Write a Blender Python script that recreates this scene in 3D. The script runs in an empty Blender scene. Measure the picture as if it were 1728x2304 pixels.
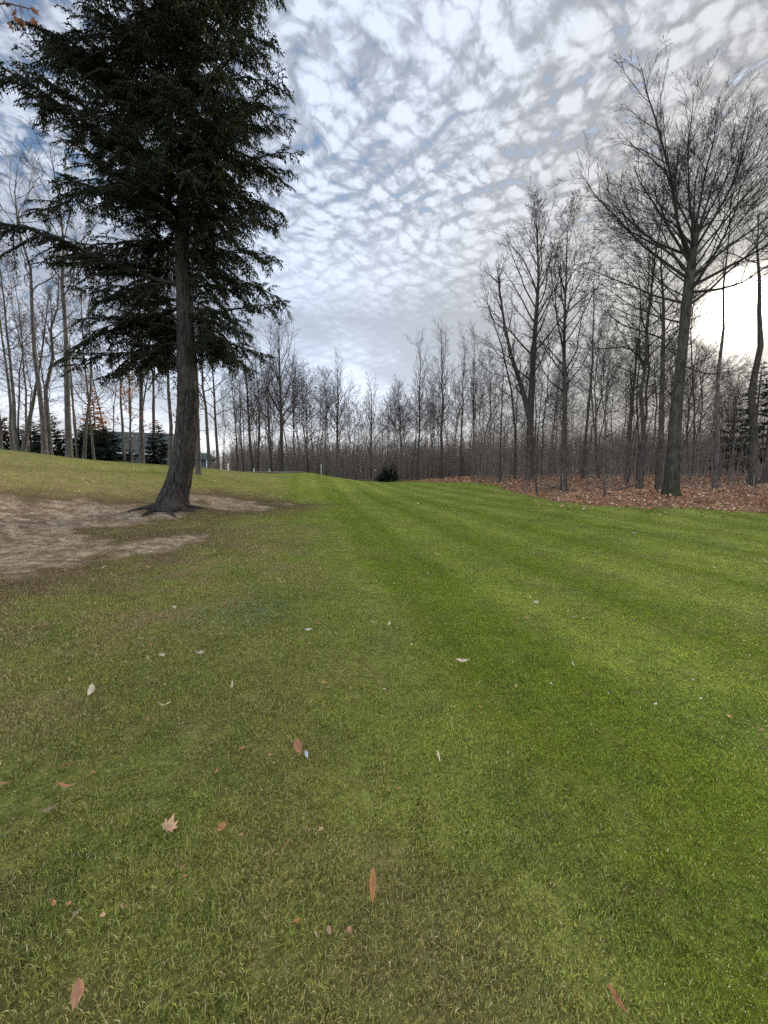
import bpy, math, random
import numpy as np
from mathutils import Vector

# ------------------------------------------------------------------ camera, sky, sun, exposure
SC = bpy.context.scene
COL = SC.collection
PITCH = math.radians(5.86)
F = 896.0                      # focal length in photo pixels (1728 x 2304)
CAMZ = 1.6
cam_d = bpy.data.cameras.new("camera")
cam_d.sensor_fit = 'VERTICAL'; cam_d.sensor_height = 36.0; cam_d.lens = 36.0 * F / 2304.0
cam_d.clip_start = 0.05; cam_d.clip_end = 3000
cam = bpy.data.objects.new("camera", cam_d); COL.objects.link(cam)
cam.location = (0, 0, CAMZ); cam.rotation_euler = (math.pi/2 - PITCH, 0, 0)
SC.camera = cam
CP, SP = math.cos(PITCH), math.sin(PITCH)

def ray(px, py):
    u = (px - 864.0) / F; v = (1152.0 - py) / F
    return np.array([u, CP + v*SP, v*CP - SP])

SUN_DIR = ray(1660, 700); SUN_DIR /= np.linalg.norm(SUN_DIR)
SUN_EL = math.asin(SUN_DIR[2]); SUN_AZ = math.atan2(SUN_DIR[0], SUN_DIR[1])   # azimuth from +Y toward +X

def N(nt, t, **kw):
    n = nt.nodes.new(t)
    for k, v in kw.items():
        if k.startswith('_'): setattr(n, k[1:], v)
        else: n.inputs[k.replace('__', ' ')].default_value = v
    return n
def math_n(nt, op, a, b=None, c=None, clamp=False):
    n = nt.nodes.new('ShaderNodeMath'); n.operation = op; n.use_clamp = clamp
    for i, s in enumerate((a, b, c)):
        if s is None: continue
        if isinstance(s, (int, float)): n.inputs[i].default_value = s
        else: nt.links.new(s, n.inputs[i])
    return n.outputs[0]
def mixc(nt, f, a, b, mode='MIX'):
    n = nt.nodes.new('ShaderNodeMix'); n.data_type = 'RGBA'; n.blend_type = mode
    for i, s in ((0, f), (6, a), (7, b)):
        if isinstance(s, (int, float)): n.inputs[i].default_value = s
        elif isinstance(s, tuple): n.inputs[i].default_value = (*s[:3], 1)
        else: nt.links.new(s, n.inputs[i])
    return n.outputs[2]
def maprange(nt, v, a, b, c=0.0, d=1.0, smooth=True):
    n = nt.nodes.new('ShaderNodeMapRange'); n.interpolation_type = 'SMOOTHSTEP' if smooth else 'LINEAR'
    nt.links.new(v, n.inputs[0])
    for i, s in enumerate((a, b, c, d)): n.inputs[1+i].default_value = s
    return n.outputs[0]

def build_world():
    w = bpy.data.worlds.new("World"); SC.world = w; w.use_nodes = True
    nt = w.node_tree; nt.nodes.clear(); L = nt.links.new
    out = nt.nodes.new('ShaderNodeOutputWorld')
    sky = nt.nodes.new('ShaderNodeTexSky'); sky.sky_type = 'NISHITA'; sky.sun_disc = False
    sky.sun_elevation = SUN_EL; sky.sun_rotation = SUN_AZ; sky.air_density = 1.0; sky.dust_density = 0.6; sky.ozone_density = 1.5
    bgs = nt.nodes.new('ShaderNodeBackground'); bgs.inputs[1].default_value = 0.075
    L(sky.outputs[0], bgs.inputs[0])
    tc = nt.nodes.new('ShaderNodeTexCoord')
    sep = nt.nodes.new('ShaderNodeSeparateXYZ'); L(tc.outputs['Generated'], sep.inputs[0])
    zc = math_n(nt, 'MAXIMUM', sep.outputs[2], 0.0)
    den = math_n(nt, 'ADD', zc, 0.16)
    cx = math_n(nt, 'DIVIDE', sep.outputs[0], den); cy = math_n(nt, 'DIVIDE', sep.outputs[1], den)
    # cloud-layer plane, rotated so that the rolls run up to the right
    a = math.radians(-35)
    ux = math_n(nt, 'ADD', math_n(nt, 'MULTIPLY', cx, math.cos(a)), math_n(nt, 'MULTIPLY', cy, -math.sin(a)))
    uy = math_n(nt, 'ADD', math_n(nt, 'MULTIPLY', cx, math.sin(a)), math_n(nt, 'MULTIPLY', cy, math.cos(a)))
    comb = nt.nodes.new('ShaderNodeCombineXYZ'); L(ux, comb.inputs[0]); L(uy, comb.inputs[1])
    base = comb.outputs[0]
    cpl = nt.nodes.new('ShaderNodeCombineXYZ'); L(cx, cpl.inputs[0]); L(cy, cpl.inputs[1]); nt_plane = cpl.outputs[0]
    def warp(v, scale, amt, det=3.0):
        nd = N(nt, 'ShaderNodeTexNoise', Scale=scale, Detail=det, Roughness=0.6); L(v, nd.inputs['Vector'])
        sub = nt.nodes.new('ShaderNodeVectorMath'); sub.operation = 'SUBTRACT'; L(nd.outputs['Color'], sub.inputs[0]); sub.inputs[1].default_value = (.5, .5, .5)
        scl = nt.nodes.new('ShaderNodeVectorMath'); scl.operation = 'SCALE'; L(sub.outputs[0], scl.inputs[0]); scl.inputs['Scale'].default_value = amt
        add = nt.nodes.new('ShaderNodeVectorMath'); add.operation = 'ADD'; L(v, add.inputs[0]); L(scl.outputs[0], add.inputs[1])
        return add.outputs[0]
    w1 = warp(warp(base, 3.5, 0.13, 2.0), 16.0, 0.045, 5.0)
    mpv = nt.nodes.new('ShaderNodeMapping'); mpv.inputs['Scale'].default_value = (0.72, 1.35, 1); L(w1, mpv.inputs[0]); rolls = mpv.outputs[0]
    vo = N(nt, 'ShaderNodeTexVoronoi', Scale=15.0); vo.feature = 'DISTANCE_TO_EDGE'; L(rolls, vo.inputs['Vector'])
    vo2 = N(nt, 'ShaderNodeTexVoronoi', Scale=38.0); vo2.feature = 'DISTANCE_TO_EDGE'; L(w1, vo2.inputs['Vector'])
    n1 = N(nt, 'ShaderNodeTexNoise', Scale=48.0, Detail=8.0, Roughness=0.68); L(w1, n1.inputs['Vector'])
    n2 = N(nt, 'ShaderNodeTexNoise', Scale=1.6, Detail=3.0, Roughness=0.55); L(base, n2.inputs['Vector'])
    n4 = N(nt, 'ShaderNodeTexNoise', Scale=9.0, Detail=3.0, Roughness=0.5); L(base, n4.inputs['Vector'])
    n3 = N(nt, 'ShaderNodeTexNoise', Scale=0.9, Detail=4.0, Roughness=0.5, Distortion=0.3)
    mp = nt.nodes.new('ShaderNodeMapping'); mp.inputs['Location'].default_value = (3.1, 7.7, 0); L(base, mp.inputs[0]); L(mp.outputs[0], n3.inputs['Vector'])
    # thickness of the cloudlets: domed cells parted by thin dark seams
    vs_ = N(nt, 'ShaderNodeTexVoronoi', Scale=15.0); vs_.feature = 'SMOOTH_F1'; vs_.inputs['Smoothness'].default_value = 0.6; L(rolls, vs_.inputs['Vector'])
    cell = math_n(nt, 'ADD', maprange(nt, vo.outputs['Distance'], -0.10, 0.40, 0.0, 0.55), math_n(nt, 'SUBTRACT', 0.45, math_n(nt, 'MULTIPLY', vs_.outputs['Distance'], 0.7)))
    sw = nt.nodes.new('ShaderNodeSeparateXYZ'); L(warp(warp(nt_plane, 2.2, 0.30, 2.0), 9.0, 0.075, 4.0), sw.inputs[0])
    rc = math_n(nt, 'ADD', math_n(nt, 'MULTIPLY', sw.outputs[0], 0.58), math_n(nt, 'MULTIPLY', sw.outputs[1], 0.81))
    ripple = math_n(nt, 'SINE', math_n(nt, 'MULTIPLY', rc, 6.2832*13.5))
    ripple = math_n(nt, 'SUBTRACT', 0.5, math_n(nt, 'POWER', math_n(nt, 'ADD', math_n(nt, 'MULTIPLY', ripple, 0.5), 0.5), 2.5))
    cell2 = maprange(nt, vo2.outputs['Distance'], 0.0, 0.28, -0.5, 0.5)
    fine = math_n(nt, 'MULTIPLY', math_n(nt, 'SUBTRACT', n1.outputs[0], 0.5), 1.2)
    mid = math_n(nt, 'MULTIPLY', math_n(nt, 'SUBTRACT', n4.outputs[0], 0.5), 0.9)
    thick = math_n(nt, 'ADD', math_n(nt, 'ADD', math_n(nt, 'ADD', cell, math_n(nt, 'MULTIPLY', ripple, 0.38)), math_n(nt, 'MULTIPLY', cell2, 0.20)), math_n(nt, 'ADD', fine, mid))
    big = math_n(nt, 'MULTIPLY', math_n(nt, 'SUBTRACT', n2.outputs[0], 0.5), 1.3)
    dot = nt.nodes.new('ShaderNodeVectorMath'); dot.operation = 'DOT_PRODUCT'; L(tc.outputs['Generated'], dot.inputs[0]); dot.inputs[1].default_value = tuple(SUN_DIR)
    ang = math_n(nt, 'MULTIPLY', math_n(nt, 'ARCCOSINE', math_n(nt, 'MINIMUM', dot.outputs['Value'], 0.99999)), 57.2958)
    side = maprange(nt, sep.outputs[0], -0.80, 0.05, -0.24, 0.36)
    low = maprange(nt, sep.outputs[2], 0.30, 0.54, 1.0, 0.0)
    t2 = math_n(nt, 'ADD', math_n(nt, 'ADD', thick, math_n(nt, 'MULTIPLY', big, 0.8)), side)
    t2 = math_n(nt, 'ADD', t2, math_n(nt, 'MULTIPLY', low, 0.45))
    cover = maprange(nt, t2, -0.30, 0.42, 0.0, 1.0)
    lit = maprange(nt, math_n(nt, 'ADD', thick, math_n(nt, 'MULTIPLY', big, 0.35)), -0.10, 0.88, 0.55, 1.10)
    bank = maprange(nt, math_n(nt, 'ADD', n3.outputs[0], math_n(nt, 'MULTIPLY', thick, 0.06)), 0.40, 0.66, 0.66, 1.12)
    lowlit = mixc(nt, low, lit, bank)
    hz = math_n(nt, 'ADD', 1.0, math_n(nt, 'MULTIPLY', maprange(nt, sep.outputs[2], 0.04, 0.38, 0.55, 0.0), maprange(nt, ang, 12.0, 55.0, 0.12, 1.0)))
    g1 = math_n(nt, 'MULTIPLY', math_n(nt, 'EXPONENT', math_n(nt, 'DIVIDE', ang, -6.0)), 0.20)
    g0 = math_n(nt, 'EXPONENT', math_n(nt, 'MULTIPLY', math_n(nt, 'POWER', math_n(nt, 'DIVIDE', ang, 2.1), 2.0), -1.0))
    base_b = math_n(nt, 'ADD', math_n(nt, 'SUBTRACT', maprange(nt, ang, 6.0, 38.0, 0.235, 0.365), maprange(nt, ang, 45.0, 80.0, 0.0, 0.065)), maprange(nt, ang, 88.0, 130.0, 0.0, 0.62))  # last term: unseen sky behind the camera, brightened to light the ground
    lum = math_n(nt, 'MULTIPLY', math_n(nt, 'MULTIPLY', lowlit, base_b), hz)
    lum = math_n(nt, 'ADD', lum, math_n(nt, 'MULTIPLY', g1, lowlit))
    warm = maprange(nt, ang, 5.0, 50.0, 1.0, 0.0)
    tint = mixc(nt, warm, (0.86, 0.96, 1.15), (1.02, 1.0, 0.95))
    warmh = maprange(nt, sep.outputs[2], 0.0, 0.24, 0.8, 0.0)
    tint = mixc(nt, warmh, tint, (1.02, 1.0, 0.96))
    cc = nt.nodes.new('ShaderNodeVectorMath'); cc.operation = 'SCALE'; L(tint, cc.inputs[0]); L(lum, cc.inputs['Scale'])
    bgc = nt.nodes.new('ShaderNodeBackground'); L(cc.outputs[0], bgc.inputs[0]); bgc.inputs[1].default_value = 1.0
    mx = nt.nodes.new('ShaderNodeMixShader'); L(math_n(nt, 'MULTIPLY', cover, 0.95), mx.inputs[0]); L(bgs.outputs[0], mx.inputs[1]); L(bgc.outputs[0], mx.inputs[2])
    # the sun behind thin cloud
    bgg = nt.nodes.new('ShaderNodeBackground'); bgg.inputs[0].default_value = (1.0, 0.93, 0.78, 1); L(math_n(nt, 'MULTIPLY', g0, 9.0), bgg.inputs[1])
    ad = nt.nodes.new('ShaderNodeAddShader'); L(mx.outputs[0], ad.inputs[0]); L(bgg.outputs[0], ad.inputs[1])
    L(ad.outputs[0], out.inputs[0])
build_world()

sun_d = bpy.data.lights.new("sun", 'SUN'); sun_d.energy = 2.6; sun_d.angle = math.radians(10); sun_d.color = (1.0, 0.90, 0.76)
sun = bpy.data.objects.new("sun", sun_d); COL.objects.link(sun)
sun.rotation_euler = Vector(tuple(SUN_DIR)).to_track_quat('Z', 'Y').to_euler()
sun.location = (20, 24, 30)

SC.view_settings.view_transform = 'Standard'; SC.view_settings.look = 'None'
SC.view_settings.gamma = 1.0; SC.view_settings.use_curve_mapping = False
SC.view_settings.exposure = 1.30
cy = SC.cycles
cy.max_bounces = 4; cy.diffuse_bounces = 2; cy.glossy_bounces = 2; cy.transmission_bounces = 2; cy.transparent_max_bounces = 4
cy.use_denoising = False
cy.sample_clamp_indirect = 4.0

# ------------------------------------------------------------------ helpers
rng = np.random.default_rng(11)
R = random.Random(5)

def _h(ix, iy, iz, seed):
    n = (ix*374761393 + iy*668265263 + iz*2147483647 + seed*144665) & 0xffffffff
    n = ((n ^ (n >> 13)) * 1274126177) & 0xffffffff
    return ((n ^ (n >> 16)) & 0xffff) / 65535.0
def vnoise(x, y, z=0.0, seed=0):
    x, y, z = np.broadcast_arrays(np.asarray(x, float), np.asarray(y, float), np.asarray(z, float))
    ix, iy, iz = np.floor(x).astype(np.int64), np.floor(y).astype(np.int64), np.floor(z).astype(np.int64)
    fx, fy, fz = x-ix, y-iy, z-iz
    fx, fy, fz = fx*fx*(3-2*fx), fy*fy*(3-2*fy), fz*fz*(3-2*fz)
    r = 0
    for a in (0, 1):
        for b in (0, 1):
            for c in (0, 1):
                r = r + _h(ix+a, iy+b, iz+c, seed) * (fx if a else 1-fx) * (fy if b else 1-fy) * (fz if c else 1-fz)
    return r
def fbm(x, y, z=0.0, oct=4, seed=0):
    r = 0; a = 0.5; t = 0
    for i in range(oct):
        r = r + a*vnoise(np.asarray(x)*2**i, np.asarray(y)*2**i, np.asarray(z)*2**i, seed+i); t += a; a *= 0.55
    return r/t
def sstep(a, b, x):
    t = np.clip((x-a)/(b-a), 0, 1); return t*t*(3-2*t)

def mesh_from(name, verts, faces_list, mat, attrs=None, smooth=False):
    """faces_list: list of (n,k) index arrays"""
    me = bpy.data.meshes.new(name)
    verts = np.asarray(verts, np.float32)
    me.vertices.add(len(verts)); me.vertices.foreach_set('co', verts.ravel())
    tot = np.concatenate([f.astype(np.int32).ravel() for f in faces_list])
    cnt = np.concatenate([np.full(len(f), f.shape[1], np.int32) for f in faces_list])
    st = np.concatenate(([0], np.cumsum(cnt)[:-1])).astype(np.int32)
    me.loops.add(len(tot)); me.loops.foreach_set('vertex_index', tot)
    me.polygons.add(len(cnt)); me.polygons.foreach_set('loop_start', st)
    if smooth: me.polygons.foreach_set('use_smooth', np.ones(len(cnt), bool))
    me.update(calc_edges=True)
    for k, v in (attrs or {}).items():
        v = np.asarray(v, np.float32)
        if v.ndim == 2:
            at = me.attributes.new(k, 'FLOAT_COLOR', 'POINT'); c = np.ones((len(v), 4), np.float32); c[:, :3] = v; at.data.foreach_set('color', c.ravel())
        else:
            at = me.attributes.new(k, 'FLOAT', 'POINT'); at.data.foreach_set('value', v)
    if mat is not None: me.materials.append(mat)
    return me
def link(name, me, parent=None, loc=None, **props):
    o = bpy.data.objects.new(name, me); COL.objects.link(o)
    if parent is not None: o.parent = parent
    if loc is not None: o.location = tuple(float(c) for c in loc)
    for k, v in props.items(): o[k] = v
    return o
def empty(name, loc, **props): return link(name, None, None, loc, **props)
def copy_tree(o, parent=None):
    c = o.copy(); COL.objects.link(c)
    if parent is not None: c.parent = parent
    for ch in list(o.children): copy_tree(ch, c)
    return c

class Tubes:
    def __init__(s): s.g = {}
    def add(s, pts, rad, sides):
        s.g.setdefault((len(pts), sides), []).append((pts, rad))
    def arrays(s):
        V = []; Fc = []; off = 0
        for (n, k), items in s.g.items():
            P = np.array([i[0] for i in items], float); Rr = np.array([i[1] for i in items], float)
            T = np.empty_like(P); T[:, 1:-1] = P[:, 2:]-P[:, :-2]; T[:, 0] = P[:, 1]-P[:, 0]; T[:, -1] = P[:, -1]-P[:, -2]
            T /= np.linalg.norm(T, axis=2, keepdims=True)+1e-9
            ref = np.zeros_like(T[:, :1]); m = np.abs(T[:, :1, 2]) > 0.8
            ref[..., 0] = m; ref[..., 2] = ~m
            A = np.cross(T, np.broadcast_to(ref, T.shape)); A /= np.linalg.norm(A, axis=2, keepdims=True)+1e-9
            B = np.cross(T, A)
            th = np.arange(k)*2*math.pi/k
            ring = P[:, :, None] + Rr[:, :, None, None]*(A[:, :, None]*np.cos(th)[None, None, :, None] + B[:, :, None]*np.sin(th)[None, None, :, None])
            M = len(items); V.append(ring.reshape(-1, 3))
            idx = off + np.arange(M*n*k).reshape(M, n, k)
            a = idx[:, :-1]; b = idx[:, 1:]
            q = np.stack([a, np.roll(a, -1, 2), np.roll(b, -1, 2), b], -1).reshape(-1, 4)
            Fc.append(q); off += M*n*k
        return np.concatenate(V), Fc
    def mesh(s, name, mat, smooth=True):
        v, f = s.arrays(); return mesh_from(name, v, f, mat, smooth=smooth)

# ------------------------------------------------------------------ materials
def new_mat(name):
    m = bpy.data.materials.new(name); m.use_nodes = True
    nt = m.node_tree; b = nt.nodes['Principled BSDF']
    return m, nt, b
def simple(name, col, rough=0.8, var=0.15, scale=6.0, spec=0.3, metal=0.0, bump=0.0):
    m, nt, b = new_mat(name)
    tc = nt.nodes.new('ShaderNodeTexCoord')
    n = N(nt, 'ShaderNodeTexNoise', Scale=scale, Detail=4.0); nt.links.new(tc.outputs['Object'], n.inputs['Vector'])
    c = mixc(nt, n.outputs[0], tuple(x*(1-var) for x in col), tuple(x*(1+var) for x in col))
    nt.links.new(c, b.inputs['Base Color']); b.inputs['Roughness'].default_value = rough
    b.inputs['Specular IOR Level'].default_value = spec; b.inputs['Metallic'].default_value = metal
    if bump:
        bp = nt.nodes.new('ShaderNodeBump'); bp.inputs['Strength'].default_value = bump; bp.inputs['Distance'].default_value = 0.02
        nt.links.new(n.outputs[0], bp.inputs['Height']); nt.links.new(bp.outputs[0], b.inputs['Normal'])
    return m
def bark(name, c1, c2, sx=22.0, sz=2.5, bump=0.5, dist=0.03, moss=None):
    m, nt, b = new_mat(name); L = nt.links.new
    tc = nt.nodes.new('ShaderNodeTexCoord'); mp = nt.nodes.new('ShaderNodeMapping'); mp.inputs['Scale'].default_value = (sx, sx, sz)
    L(tc.outputs['Object'], mp.inputs[0])
    n = N(nt, 'ShaderNodeTexNoise', Scale=1.0, Detail=6.0, Roughness=0.65, Distortion=0.4); L(mp.outputs[0], n.inputs['Vector'])
    n2 = N(nt, 'ShaderNodeTexNoise', Scale=1.3, Detail=3.0); L(tc.outputs['Object'], n2.inputs['Vector'])
    f = maprange(nt, n.outputs[0], 0.35, 0.65)
    c = mixc(nt, f, c1, c2)
    f2 = maprange(nt, n2.outputs[0], 0.5, 0.7, 0, 0.5)
    c = mixc(nt, f2, c, tuple(x*1.5 for x in c2))
    if moss:
        sp = nt.nodes.new('ShaderNodeSeparateXYZ'); L(tc.outputs['Object'], sp.inputs[0])
        g = math_n(nt, 'MULTIPLY', maprange(nt, sp.outputs[2], 0.1, 1.6, 0.8, 0.0), maprange(nt, n2.outputs[0], 0.35, 0.55))
        c = mixc(nt, g, c, moss)
    L(c, b.inputs['Base Color']); b.inputs['Roughness'].default_value = 0.9; b.inputs['Specular IOR Level'].default_value = 0.15
    bp = nt.nodes.new('ShaderNodeBump'); bp.inputs['Strength'].default_value = bump; bp.inputs['Distance'].default_value = dist
    L(n.outputs[0], bp.inputs['Height']); L(bp.outputs[0], b.inputs['Normal'])
    return m
def attr_mat(name, attr='col', rough=0.7, spec=0.25, trans=0.0):
    m, nt, b = new_mat(name); L = nt.links.new
    at = nt.nodes.new('ShaderNodeAttribute'); at.attribute_name = attr
    L(at.outputs['Color'], b.inputs['Base Color']); b.inputs['Roughness'].default_value = rough; b.inputs['Specular IOR Level'].default_value = spec
    if trans:
        out = nt.nodes['Material Output']
        tr = nt.nodes.new('ShaderNodeBsdfTranslucent'); L(at.outputs['Color'], tr.inputs[0])
        mx = nt.nodes.new('ShaderNodeMixShader'); mx.inputs[0].default_value = trans
        L(b.outputs[0], mx.inputs[1]); L(tr.outputs[0], mx.inputs[2]); L(mx.outputs[0], out.inputs[0])
    return m
M_BARK_HEM = bark('hemlock_bark', (0.018, 0.015, 0.012), (0.082, 0.070, 0.061), 26, 3.4, 1.0, 0.06)
M_BARK_DARK = bark('dark_bark', (0.035, 0.030, 0.026), (0.085, 0.073, 0.062), 14, 3)
M_BARK_MOSS = bark('mossy_bark', (0.028, 0.025, 0.021), (0.075, 0.067, 0.056), 9, 3, moss=(0.032, 0.040, 0.016))
M_BARK_GREY = bark('grey_bark', (0.055, 0.049, 0.043), (0.13, 0.117, 0.103), 12, 4)
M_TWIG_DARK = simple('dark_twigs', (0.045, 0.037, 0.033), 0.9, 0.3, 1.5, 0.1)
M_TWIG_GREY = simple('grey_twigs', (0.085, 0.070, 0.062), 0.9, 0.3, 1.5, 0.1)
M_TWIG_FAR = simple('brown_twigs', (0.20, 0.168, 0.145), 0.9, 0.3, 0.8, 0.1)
M_NEEDLE = attr_mat('needles', trans=0.25)
M_LEAF = attr_mat('dry_leaf', rough=0.6, spec=0.3, trans=0.2)
M_GRASS = attr_mat('grass_blades', rough=0.65, spec=0.15, trans=0.35)

# ------------------------------------------------------------------ terrain
CTRL = []
def cpx(px, py, Y):
    d = ray(px, py); k = Y/d[1]; CTRL.append((d[0]*k, Y, CAMZ + d[2]*k))
for x in (-9, -4, 0, 4, 9):
    for y in (-12, -4, 0, 4.5): CTRL.append((x, y, 0.0))
for t in [(385,1142,13),(560,1140,15),(650,1105,20),(700,1150,14),(0,1105,12.5),(0,1058,15.5),(0,1185,9.5),(0,1255,7),
          (200,1112,14),(200,1068,17.5),(200,1185,10.6),(420,1100,17),(500,1080,21),(900,1150,15),(900,1112,25),(1100,1150,15),
          (1300,1155,14.5),(1200,1130,20),(860,1096,33),(1728,1152,15.5),(1510,1112,18),(1268,1107,27),(1190,1080,34),
          (1190,1114,24),(1125,1098,30),(1075,1086,38),(970,1084,42),(1060,1072,48),(1300,1068,50),(1600,1063,45),(1728,1066,40),
          (900,1085,48),(800,1081,44),(765,1078,40),(700,1064,33),(640,1061.5,32),(565,1062,30),(480,1056,28),(440,1050,26),(380,1047,25),
          (300,1042,24),(200,1034,23),(155,1029,22),(100,1022,21),(0,1014,19),(1650,1105,20)]: cpx(*t)
CTRL += [(10, 7, 0), (5, 10, 0), (0, 9, 0), (-4, 9, .05), (-26, 18, 3.0), (-24, 10, 2.2), (-14, 4, 0.9), (30, 20, 0.6), (40, 40, 1.4), (22, 12, 0.1),
         (-30, 32, 2.0), (-22, 38, 1.35), (-12, 40, 1.15), (-30, 55, 1.0), (-10, 55, 0.5), (5, 70, 0.3), (30, 70, 1.2), (-35, 80, .6), (60, 60, 1.4),
         (-5, 42, 0.95), (15, 90, 0.6), (-20, 90, .5)]
CTRL = np.array(CTRL)
def _tps(r): return np.where(r > 1e-9, r*r*np.log(r+1e-12), 0.0)
_n = len(CTRL)
_K = _tps(np.linalg.norm(CTRL[:, None, :2]-CTRL[None, :, :2], axis=2)) + np.eye(_n)*0.15
_P = np.c_[np.ones(_n), CTRL[:, :2]]
_A = np.block([[_K, _P], [_P.T, np.zeros((3, 3))]])
_W = np.linalg.solve(_A, np.r_[CTRL[:, 2], 0, 0, 0])
def zt(x, y):
    x = np.asarray(x, float); y = np.asarray(y, float); sh = np.broadcast(x, y).shape
    x, y = (a.ravel() for a in np.broadcast_arrays(x, y))
    r = np.hypot(x, y-15); k = np.where(r > 78, 78/np.maximum(r, 1e-6), 1.0)
    xc, yc = x*k, 15+(y-15)*k
    z = np.empty(len(x))
    for i in range(0, len(x), 40000):
        s = slice(i, i+40000)
        d = np.hypot(xc[s, None]-CTRL[None, :, 0], yc[s, None]-CTRL[None, :, 1])
        z[s] = _tps(d) @ _W[:_n] + _W[_n] + _W[_n+1]*xc[s] + _W[_n+2]*yc[s]
    z = np.clip(z, -0.35, 3.4)
    far = sstep(50, 85, r)
    z = z*(1-far) + 0.6*far
    beh = sstep(-3, -14, y); z = z*(1-beh)
    return z.reshape(sh)
def zt1(x, y): return float(zt(x, y))

def at(px, Y):
    """ground point under photo column px (at the horizon row) at distance Y"""
    d = ray(px, 1075); x = d[0]/d[1]*Y
    return np.array([x, Y, zt1(x, Y)])
def hit(px, py):
    d = ray(px, py); t = np.geomspace(0.6, 90, 1600)
    z = CAMZ + d[2]*t - zt(d[0]*t, d[1]*t)
    i = np.argmax(z < 0)
    if z[i] >= 0: i = len(t)-1
    return np.array([d[0]*t[i], d[1]*t[i], zt1(d[0]*t[i], d[1]*t[i])])

# regions of the ground, drawn as outlines on the terrain (metres)
def region(pxs):
    return np.array([hit(*p)[:2] for p in pxs])
def sdist(poly, x, y):
    """signed distance (positive inside)"""
    x = np.asarray(x); y = np.asarray(y); ins = np.zeros(x.shape, bool); dm = np.full(x.shape, 1e9)
    for i in range(len(poly)):
        a, b = poly[i], poly[(i+1) % len(poly)]
        c = ((a[1] > y) != (b[1] > y)) & (x < (b[0]-a[0])*(y-a[1])/(b[1]-a[1]+1e-12)+a[0]); ins ^= c
        ab = b-a; t = np.clip(((x-a[0])*ab[0]+(y-a[1])*ab[1])/(ab@ab+1e-12), 0, 1)
        dm = np.minimum(dm, np.hypot(x-a[0]-t*ab[0], y-a[1]-t*ab[1]))
    return np.where(ins, dm, -dm)
DIRT = [region([(-260,1112),(0,1112),(60,1116),(120,1130),(200,1128),(300,1136),(390,1150),(430,1165),(300,1185),(200,1190),(260,1215),(440,1200),(350,1235),(240,1250),(150,1275),(100,1300),(0,1310),(-200,1330)]),
        region([(425,1113),(480,1112),(540,1120),(600,1134),(660,1138),(600,1150),(500,1152),(430,1142)]),
        ]
E = [hit(*p)[:2] for p in [(965,1084),(1010,1085),(1075,1086),(1125,1098),(1190,1114),(1260,1129),(1330,1137),(1450,1144),(1600,1148),(1728,1153)]]
LITTER = np.array(E + [(24, 13.5), (45, 10), (90, 30), (90, 110), (-30, 110), (-14, 62), (2, 58)])
def masks(x, y):
    wob = (fbm(x*0.9, y*0.9, 0, 4, 3)-.5)
    d = np.maximum(np.maximum(sdist(DIRT[0], x, y), sdist(DIRT[1], x, y)), -9)
    lob = fbm(x*1.5, y*3.2, 0, 4, 21)
    dirt = sstep(-0.75, 0.85, d + .15 + wob*2.4 + (lob-.5)*1.8)
    lit = sstep(-0.25, 0.35, sdist(LITTER, x, y) + wob*1.0)
    # rough side (left) against mown fairway (right)
    line = x - (1.1 - 0.30*y)
    fair = sstep(-1.3, 1.4, line + wob*2.4)
    return dirt, lit, fair
def lawn_col(x, y):
    """base colour of the turf (albedo)"""
    dirt, lit, fair = masks(x, y)
    g_f = np.array([0.205, 0.252, 0.034]); g_r = np.array([0.232, 0.236, 0.060]); straw = np.array([0.31, 0.225, 0.115]); deep = np.array([0.100, 0.155, 0.020])
    c = g_r[None]*(1-fair[:, None]) + g_f[None]*fair[:, None]
    # mower stripes along the fairway, sheen of leaning blades put into the colour
    s = (x + 0.21*y + (fbm(x*.3, y*.3, 0, 2, 9)-.5)*0.25)
    st = np.sin(s*2*math.pi/2.3)*0.6+np.sin(s*2*math.pi/0.83+1)*0.25
    c = c*(1 + 0.42*(fair*st)[:, None]*np.array([0.7, 0.55, 1.4]))
    n1 = fbm(x*.8, y*.8, 0, 4, 40); n2 = fbm(x*3.1, y*3.1, 0, 3, 50); n3 = fbm(x*0.35, y*0.35, 0, 3, 60)
    c = c + (deep-c)*(sstep(.5, .75, n1)*0.4+sstep(.5, .7, n2)*.3)[:, None]
    dry = sstep(.50, .74, n2*0.45+n3*0.15+fbm(x*1.7, y*1.7, 0, 4, 70)*.5 - 0.03)*(0.85-0.65*fair)
    near = sstep(7.0, 2.0, np.hypot(x, y)); dry = np.clip(dry*(1-0.45*near), 0, 1)
    mott = sstep(-.6, -3.0, x)*sstep(2.2, 4.0, y)*sstep(13, 8, y)+.45*(1-fair)*sstep(3.5, 2, y)
    dry = np.clip(dry*(1-.3*near) + mott*sstep(.42, .62, fbm(x*2.3+4, y*2.3, 0, 4, 77))*.55, 0, 1)
    # the bank on the left is browner
    bank = sstep(-5, -9, x)*sstep(22, 14, y)*sstep(7, 10, y)
    dry = np.clip(dry + bank*0.8*(0.4+n2), 0, 1)
    c = c + (straw-c)*(dry*0.75)[:, None]
    dd = np.maximum(sdist(DIRT[0], x, y), sdist(DIRT[1], x, y)); worn = sstep(-2.4, .1, dd+(n2-.5)*1.5)*(.35+.9*n1)
    c = c + (np.array([.165, .120, .062])-c)*np.clip(worn, 0, .85)[:, None]
    pale = sstep(.55, .8, fbm(x*1.7+9, y*1.7, 0, 3, 80))
    c = c*(1+0.12*pale)[:, None]
    return c, dirt, lit, fair

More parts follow.
